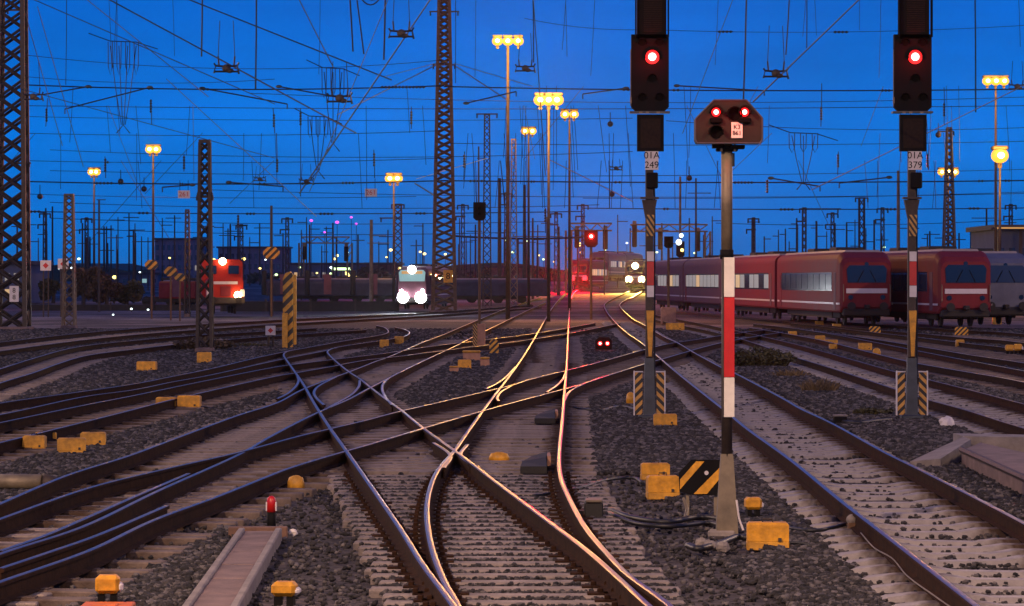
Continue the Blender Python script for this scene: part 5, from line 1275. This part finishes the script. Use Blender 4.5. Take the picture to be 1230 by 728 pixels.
for px, w_, yt, lb in ((600, 60, 322, 'dark low trees under the central lamp masts'), (560, 50, 326, 'dark low trees right of the tallest lattice mast'), (655, 46, 322, 'dark low trees left of the departing train'), (395, 70, 326, 'dark low trees behind the far signal frame'), (320, 60, 328, 'dark low trees behind the highest striped board'), (1010, 70, 318, 'dark skyline trees behind the left red train'), (860, 60, 318, 'dark skyline trees behind the banded post')):
    tree(px, 700 + px * .1, w_, yt, lb, 'leaf', 800)
# far skyline belt: a wooded rise that closes the yard
q = MB(); r3 = random.Random(5); prev = None
pts = []
for k in range(90):
    px = -400 + k * 23; yt = 322 + 4.5 * math.sin(k * .55) + r3.uniform(-3, 3); pts.append(at(px, yt, 1500))
n = len(pts); vs = [tuple(p) for p in pts] + [(p[0], p[1] + 250, p[2] + 1) for p in pts] + [(p[0], p[1], -1) for p in pts] + [(p[0], p[1] + 400, -1) for p in pts]
fs = []
for i in range(n - 1): fs += [(2 * n + i, 2 * n + i + 1, i + 1, i), (i, i + 1, n + i + 1, n + i), (n + i, n + i + 1, 3 * n + i + 1, 3 * n + i)]
q.add(vs, fs); hl = q.build('hills', M['leaf'], None); hl['kind'] = 'structure'
# ================================================================== OVERHEAD WIRES
def wpt(p, D): return at(p[0], p[1], D)
def wire(pts, r_px, label, m='wire', name='overhead_wire', group='overhead wires', sag=0.0, n=1):
    """pts: (px, py, depth)"""
    P = [at(x, y, D) for x, y, D in pts]
    if sag:
        Q = []
        for a, b_ in zip(P[:-1], P[1:]):
            for k in range(8):
                t = k / 8; p = a.lerp(b_, t); p.z -= sag * 4 * t * (1 - t); Q.append(p)
        P = Q + [P[-1]]
    q = MB(); Dm = [p.y for p in P]
    q.tube(P, [max(.005, r_px * D / F) for D in Dm], 5)
    o = q.build(name, M[m]); return tag(o, label, 'wire', group)
def zw(x, y, h): # depth at which a wire of height h (above rails) shows at row y
    return F * (h - H) / (HZ - y)
# contact and catenary wires running along the tracks (real height about 6 to 7 m)
def along_wire(p, q_, h0, h1, label, r=.75, ext=True):
    D0, D1 = zw(*p, h0), zw(*q_, h1); wire([(p[0], p[1], D0), (q_[0], q_[1], D1)], r, label, group='wires running along the tracks')
along_wire((95, -20), (428, 160), 7.0, 7.0, 'thick wire falling from the top left towards the hanging fittings left of the middle', .9)
along_wire((190, -15), (470, 96), 7.2, 7.2, 'upper thick wire crossing the top left sky', .85)
along_wire((30, -5), (330, 125), 6.4, 6.4, 'thin wire from the top left corner falling to the right', .6)
along_wire((95, -8), (250, 116), 6.0, 6.0, 'thin steep wire on the upper left', .55)
along_wire((530, -20), (360, 232), 6.6, 6.6, 'thick diagonal wire from the top centre down to the left through two fittings', .95)
along_wire((352, -15), (400, 80), 7.4, 7.2, 'short steep wire above the hanging loops', .7)
along_wire((470, -10), (372, 230), 6.2, 6.0, 'thin wire beside the thick diagonal in the centre', .5)
along_wire((1050, -18), (905, 122), 6.6, 6.6, 'thick diagonal wire between the two tall signals', .9)
along_wire((1260, 88), (975, 228), 6.4, 6.6, 'thin diagonal wire falling left behind the right tall signal', .6)
along_wire((0, 100), (330, 190), 5.6, 5.6, 'thin wire low across the left sky', .5)
along_wire((200, 95), (380, 260), 5.9, 5.6, 'thin wire falling through the left sky towards the purple lamps', .5)
along_wire((45, 8), (100, 200), 6.2, 6.0, 'steep thin wire right of the left mast', .5)
along_wire((30, 15), (75, 175), 6.0, 6.0, 'steeper thin wire close to the left mast', .5)
along_wire((640, -10), (655, 210), 7.0, 6.4, 'steep wire through the three lamp heads', .6)
along_wire((880, 0), (820, 160), 6.8, 6.0, 'thin steep wire above the octagonal signal', .45)
# cross-span cables
def span(y0, y1, x0, x1, D, label, r=.7, fit=(), sag=.25):
    s = F / D; t = thing('cross_span', at(x0, y0, D), label, 'wire span', 'cross spans between the masts')
    a = Vector(t.location); b_ = at(x1, y1, D) - a
    P = []
    for k in range(17):
        f = k / 16; p = b_ * f; p.z -= sag * 4 * f * (1 - f); P.append(p)
    q = MB(); q.tube(P, r / s, 5); q.build('span_cable', M['wire'], t)
    for x, w_ in fit:
        f = (x - x0) / (x1 - x0); p = b_ * f; p.z -= sag * 4 * f * (1 - f)
        q = MB(); n = max(2, int(w_ / 4))
        for k in range(n): q.ball((p.x + (k - n / 2 + .5) * w_ / n / s, 0, p.z), (w_ / n / s * .42, 1.5 / s, 1.7 / s), 8, 4)
        q.tube([(p.x - w_ / 2 / s, 0, p.z), (p.x + w_ / 2 / s, 0, p.z)], .8 / s, 5); q.build('insulator', M['insul'], t)
    return t
span(102, 103, 30, 533, 190, 'uppermost left cross span at the height of the dark fittings', .8, ((107, 8), (181, 8), (247, 10), (484, 54)))
span(104, 104, 533, 1400, 190, 'uppermost right cross span behind the tall signals', .8, ((752, 10), (812, 10), (1064, 12)))
span(127, 126, 30, 1300, 215, 'thin second cross span from edge to edge', .45)
span(160, 157, 30, 533, 230, 'thin third cross span on the left', .4)
span(172, 168, 533, 1300, 230, 'thin third cross span on the right', .4)
span(193, 190, 30, 533, 240, 'fine fourth cross span on the left', .4, ((128, 6),))
span(218, 217, 30, 533, 262, 'lower left cross span with several dark insulators', .8, ((125, 22), (145, 6), (315, 10), (366, 10), (418, 16), (218, 5)))
span(217, 214, 533, 1400, 262, 'lower right cross span crossing behind all signals', .8, ((572, 18), (893, 24), (1178, 8), (1210, 8), (640, 6), (742, 10)))
span(254, 254, 30, 700, 330, 'lowest left cross span at the tops of the far poles', .6, ((42, 14), (172, 14), (392, 18), (301, 12), (505, 14)))
span(250, 247, 700, 1400, 330, 'lowest right cross span at the tops of the far poles', .6, ((945, 18), (1068, 18), (1170, 14), (800, 8)))
span(36, 30, 790, 1240, 175, 'faint high span between the tall signals', .35, ((871, 18), (1010, 18)))
span(22, 35, 630, 790, 175, 'faint high span left of the left tall signal', .35)
span(92, 95, 30, 330, 150, 'faint upper span right of the left mast', .35)
span(140, 142, 30, 760, 260, 'faint middle span in the left half', .35)
span(283, 285, 540, 700, 360, 'low beam like span left of the signal gantry', 1.2)
span(233, 236, 30, 500, 300, 'fine span just above the far poles on the left', .35)
span(238, 230, 700, 1250, 300, 'fine span just above the far poles on the right', .35)
# registration arms: dark rods slanting from the spans
def rod(p, q_, D, label, r=1.5):
    s = F / D; t = thing('registration_arm', at(p[0], p[1], D), label, 'registration arm', 'slanting registration arms')
    d = at(q_[0], q_[1], D) - Vector(t.location)
    q = MB(); q.tube([(0, 0, 0), d], r * .6 / s, 6); q.build('arm_rod', M['insul'], t)
    q = MB(); q.ball((0, 0, 0), (4 / s, 1.6 / s, 2 / s), 8, 5); q.build('end_insulator', M['insul'], t)
    q = MB(); q.tube([d, d + Vector((0, 0, -6 / s))], r * .5 / s, 5); q.build('end_clip', M['insul'], t)
for p, q_, lb in (((106, 104), (50, 114), 'slanting rod close to the left mast'), ((180, 105), (78, 131), 'long slanting rod left of the glowing twin lamp'), ((243, 106), (345, 125), 'slanting rod falling right towards the middle'), ((335, 104), (412, 118), 'bent rod left of the hanging fitting in the middle'), ((752, 106), (700, 113), 'rod pointing at the left tall signal'), ((813, 103), (918, 109), 'rod right of the left tall signal'), ((560, 124), (620, 110), 'rod by the three lamp mast'), ((231, 222), (195, 225), 'lower rod left of the weed grown mast'), ((275, 219), (340, 224), 'lower rod right of the weed grown mast'), ((926, 214), (985, 224), 'lower rod left of the right tall signal'), ((1068, 213), (1008, 220), 'second lower rod left of the right tall signal')):
    rod(p, q_, 189 if p[1] < 150 else 261, lb)
# section insulators hanging on two droppers each
def fitting(px, py, D, label, up=26, sc=1.0):
    s = F / D; t = thing('section_insulator', at(px, py, D), label, 'wire fitting', 'dark section insulators on the wires')
    k = sc / s
    q = MB()
    for sx in (-1, 1):
        q.tube([(-15 * k, 0, -6 * k * sx), (-13 * k, 0, 3 * k), (0, 0, 2 * k), (13 * k, 0, 3 * k), (15 * k, 0, -7 * k * sx)], 1.3 * k, 5)
    q.tube([(-14 * k, 0, -4 * k), (14 * k, 0, -4 * k)], 1.2 * k, 5); q.build('runner_frame', M['insul'], t)
    q = MB(); q.ball((0, 0, 0), (5.5 * k, 4 * k, 5 * k), 8, 5); q.ball((4 * k, 0, -3 * k), (5 * k, 3 * k, 3 * k), 8, 5); q.build('insulator_block', M['steel_dark'], t)
    for sx in (-1, 1):
        q = MB(); q.tube([(sx * 9 * k, 0, 3 * k), (sx * 10 * k, 0, up * k * .55)], 1.1 * k, 5); q.tube([(sx * 10 * k, 0, up * k * .5), (sx * 8 * k, 0, up * k * 2.2)], .5 * k, 4); q.build('dropper', M['wire'], t)
fitting(272, 82, 66, 'dark hanging fitting on the thick wire in the upper left sky')
fitting(482, 40, 52, 'dark hanging fitting on the thick diagonal near the top centre')
fitting(408, 118, 72, 'dark hanging fitting left of the centre above the first lamp', 20)
fitting(932, 88, 63, 'dark hanging fitting between the two tall signals')
fitting(40, 116, 80, 'dark fitting close to the left mast', 24, .8)
fitting(631, 82, 90, 'dark fitting just right of the three lamps', 24, .8)
fitting(368, 218, 120, 'small dark fitting low on the diagonal wire', 16, .6)
fitting(1222, 104, 95, 'dark fitting at the right edge beside the three lamps', 20, .7)
fitting(312, 215, 150, 'small fitting between the lower rods on the left', 14, .5)
fitting(740, 202, 150, 'small pale fitting left of the left tall signal', 10, .5)
# droppers and loops
def dropper(px, y0, y1, D, label, r=.6, x1=None, ins=None, group='vertical droppers'):
    s = F / D; t = thing('dropper_wire', at(px, y0, D), label, 'dropper', group); d = at(x1 if x1 is not None else px, y1, D) - Vector(t.location)
    q = MB(); q.tube([(0, 0, 0), d * .5 + Vector((.3 / s, 0, 0)), d], r / s, 4); q.build('dropper_cable', M['wire'], t)
    if ins:
        q = MB()
        for k in range(5): q.ball(d * ins + Vector((0, 0, (k - 2) * 3.2 / s)), (1.6 / s, 1.6 / s, 1.9 / s), 7, 4)
        q.build('insulator', M['insul'], t)
for a in ((243, -20, 68, 64, 'thick dropper above the upper left fitting', 1.0, 242), (308, -20, 107, 75, 'long thick dropper in the upper left sky', 1.0, 307), (419, -20, 62, 48, 'left dropper of the pair below the wire loops', 1.0, 424), (426, -20, 65, 48, 'right dropper of the pair below the wire loops', .9, 437), (463, -20, 72, 50, 'thick dropper beside the top centre fitting', 1.1, 461), (949, -20, 66, 60, 'dropper above the fitting between the tall signals', .8, 944), (969, -20, 58, 60, 'second dropper right of that fitting', .6, 969), (897, -20, 122, 64, 'bent dropper above the octagonal signal', 1.0, 893), (1171, -20, 135, 100, 'long bent dropper right of the right tall signal', .9, 1172), (80, -20, 102, 150, 'thin dropper in the far upper left', .45, 79), (547, -20, 100, 188, 'thin dropper right of the tallest mast', .45, 547), (640, -20, 75, 90, 'dropper above the fitting at the three lamps', .7, 641)):
    dropper(a[0], a[1], a[2], a[3], a[4], a[5], a[6])
for px, y0, y1, i, x1 in ((328, 130, 160, .5, 330), (361, 130, 236, .12, 361), (332, 160, 206, .85, 333), (494, 128, 155, .5, 494), (449, 180, 214, .35, 450), (558, 182, 216, .35, 557), (221, 185, 206, .5, 221), (126, 188, 214, .4, 127), (57, 118, 152, .6, 55), (987, 100, 152, .7, 986), (1134, 105, 150, .6, 1134), (1007, 182, 210, .4, 1006), (1113, 182, 204, .5, 1115), (922, 220, 228, .5, 921), (655, 250, 280, .3, 655), (181, 122, 150, .2, 182), (286, 262, 276, .3, 286)):
    dropper(px, y0, y1, 215, 'dark string insulator hanging between two spans', .5, x1, i, 'string insulators')
rr = random.Random(31)
for k in range(90):
    px = rr.choice((rr.uniform(30, 520), rr.uniform(560, 760), rr.uniform(800, 1230))); y0 = rr.choice((-20, 103, 127, 160, 193)) ; y1 = y0 + rr.uniform(55, 120)
    dropper(px, y0, min(y1, 250), 232, 'fine vertical dropper wire in the sky', .32, px + rr.uniform(-6, 6), None, 'fine droppers')
def loops(px, y0, y1, w_, D, label, n=3):
    s = F / D; t = thing('wire_loop', at(px, y0, D), label, 'wire loop', 'hanging wire loops')
    for k in range(n):
        x = (k - (n - 1) / 2) * w_ / n / s * 1.6; L = (y1 - y0) / s; b_ = w_ / n / s * .8
        q = MB(); q.tube([(x - b_ * .5, 0, 0), (x - b_ * .45, 0, -L * .30), (x, 0, -L * .40), (x + b_ * .45, 0, -L * .30), (x + b_ * .5, 0, 0)], .55 / s, 5); q.build('loop_strand', M['wire'], t)
        q = MB(); q.tube([(x, 0, -L * .05), (x * .6, 0, -L * .55), (x * .15, 0, -L)], .5 / s, 4); q.build('feeder_strand', M['wire'], t)
    q = MB(); q.tube([(-w_ * 1.6 / s, 0, 10 / s), (-w_ * .6 / s, 0, .6 / s), (0, 0, 0), (w_ * .6 / s, 0, -.6 / s), (w_ * 1.6 / s, 0, -9 / s)], .6 / s, 5); q.build('carrier_wire', M['wire'], t)
    q = MB(); q.tube([(-8 / s, 0, -(y1 - y0 + 10) / s), (0, 0, -(y1 - y0) / s), (8 / s, 0, -(y1 - y0 + 10) / s)], .7 / s, 5); q.build('end_yoke', M['insul'], t)
loops(148, 50, 150, 26, 120, 'bundle of hanging wire loops in the upper left sky', 4)
loops(400, 82, 172, 20, 130, 'bundle of hanging wire loops left of the tallest mast', 3)
loops(382, 140, 205, 18, 160, 'smaller bundle of wire loops below and left of the larger one', 3)
loops(965, 160, 218, 26, 200, 'faint bundle of wire loops right of the octagonal signal', 3)
def slack(px, y, w_, dp, D, label):
    s = F / D; P = [Vector((w_ / 2 / s * math.sin(a), 0, -dp / s * math.cos(a) ** 2 if False else -(dp / s) * (1 - (math.sin(a)) ** 2))) for a in [(-1 + k / 6) * math.pi / 2 for k in range(13)]]
    q = MB(); q.tube(P, .9 / s, 5); o = q.build('wire_loop', M['wire'], None, True, at(px, y, D)); tag(o, label, 'wire loop', 'hanging wire loops')
slack(445, -8, 30, 14, 48, 'slack wire loop hanging at the top edge above the centre fitting')
slack(447, -10, 24, 10, 50, 'inner slack wire loop at the top edge above the centre fitting')
# bright guy wires of the tallest mast
def guy(a, b_, D0, D1, r, label): wire([(a[0], a[1], D0), (b_[0], b_[1], D1)], r, label, 'wire_bright', 'guy_wire', 'bright guy wires of the tallest mast')
guy((524, 78), (405, 138), 255, 240, .75, 'bright guy wire falling left from the tallest mast')
guy((524, 76), (462, 92), 255, 250, .5, 'fainter guy wire above it on the left of the tallest mast')
guy((545, 78), (612, 122), 255, 262, .75, 'bright guy wire falling right from the tallest mast')
guy((545, 76), (640, 104), 255, 262, .5, 'fainter guy wire on the right of the tallest mast')
guy((660, 192), (760, 242), 262, 275, .6, 'bright wire falling right from below the brightest lamps')
guy((498, 220), (530, 240), 255, 255, .9, 'short bright stay between the lamp and the tallest mast')
guy((586, 190), (500, 215), 262, 258, .45, 'faint bright wire rising right behind the tallest mast')
for px, py, lb in ((221, 233.5, 'left one of the two hanging white boards with red numbers'), (445.5, 231.5, 'right one of the two hanging white boards with red numbers')):
    D = 258; s = F / D; t = thing('hanging_sign', at(px, py, D), lb, 'sign', 'white boards hung on the span')
    q = MB(); q.box((0, 0, 0), (14.5 / s, .05, 9.5 / s), bev=.01); b_ = q.build('board', M['sign_white'], t)
    text_mesh('board_lettering', '261', 8.2 / s, M['red'], b_, (0, -.035, 0))
    q = MB()
    for sx in (-5, 5): q.tube([(sx / s, 0, 4.5 / s), (sx / s, 0, 17 / s)], .35 / s, 4)
    q.build('hanger', M['wire'], t)
for px, py, D in ((145, 218, 262), (173, 227, 270), (733, 149, 235), (1127, 162, 235), (735, 233, 300), (828, 214, 290), (48, 236, 290)):
    s = F / D; t = thing('tension_weight', at(px, py, D), 'small round dark weight hanging on a wire', 'wire fitting', 'round weights on the wires')
    q = MB(); q.ball((0, 0, 0), 3.6 / s, 10, 6); q.build('weight_body', M['insul'], t, True)
    q = MB(); q.tube([(0, 0, 3 / s), (0, 0, 14 / s)], .5 / s, 4); q.build('hanger', M['wire'], t)

for y0, y1, x0, x1, D_, lb in ((66, 72, 30, 533, 140, 'faint sagging span through the left loops'), (112, 116, 300, 1250, 205, 'faint span just under the uppermost one'), (145, 150, 800, 1300, 225, 'faint span at the height of the octagonal head'), (180, 182, 60, 760, 238, 'faint span at the height of the glowing twin lamp'), (205, 203, 60, 1250, 250, 'faint span just above the lower spans'), (228, 232, 250, 1250, 280, 'faint span just below the lower spans'), (243, 246, 60, 720, 320, 'faint span touching the tops of the far poles'), (262, 266, 60, 660, 380, 'faint span between the far poles on the left'), (268, 262, 860, 1250, 380, 'faint span between the far poles on the right'), (275, 279, 100, 620, 420, 'lowest faint span between the far poles on the left')):
    span(y0, y1, x0, x1, D_, lb, .38, (), .5)
rr = random.Random(77)
for k in range(16):
    x0 = rr.uniform(40, 1150); y0 = rr.choice((104, 127, 160, 193)); 
    wire([(x0, y0, 205), (x0 + rr.uniform(-90, 90), y0 + rr.uniform(40, 100), 250)], .36, 'fine slanting wire between two cross spans', group='fine slanting wires')
# evening haze over the yard
hz = MB(); hz.box((0, 940, 24), (1400, 1960, 54)); ho = hz.build('haze', bpy.data.materials.new('haze')); ho['kind'] = 'stuff'
hm = ho.data.materials[0]; hm.use_nodes = True; t_ = hm.node_tree; t_.nodes.remove(t_.nodes['Principled BSDF'])
pv = t_.nodes.new('ShaderNodeVolumePrincipled'); pv.inputs['Color'].default_value = (.70, .80, .95, 1); pv.inputs['Density'].default_value = .000045; pv.inputs['Anisotropy'].default_value = .86
t_.links.new(pv.outputs[0], t_.nodes['Material Output'].inputs['Volume'])
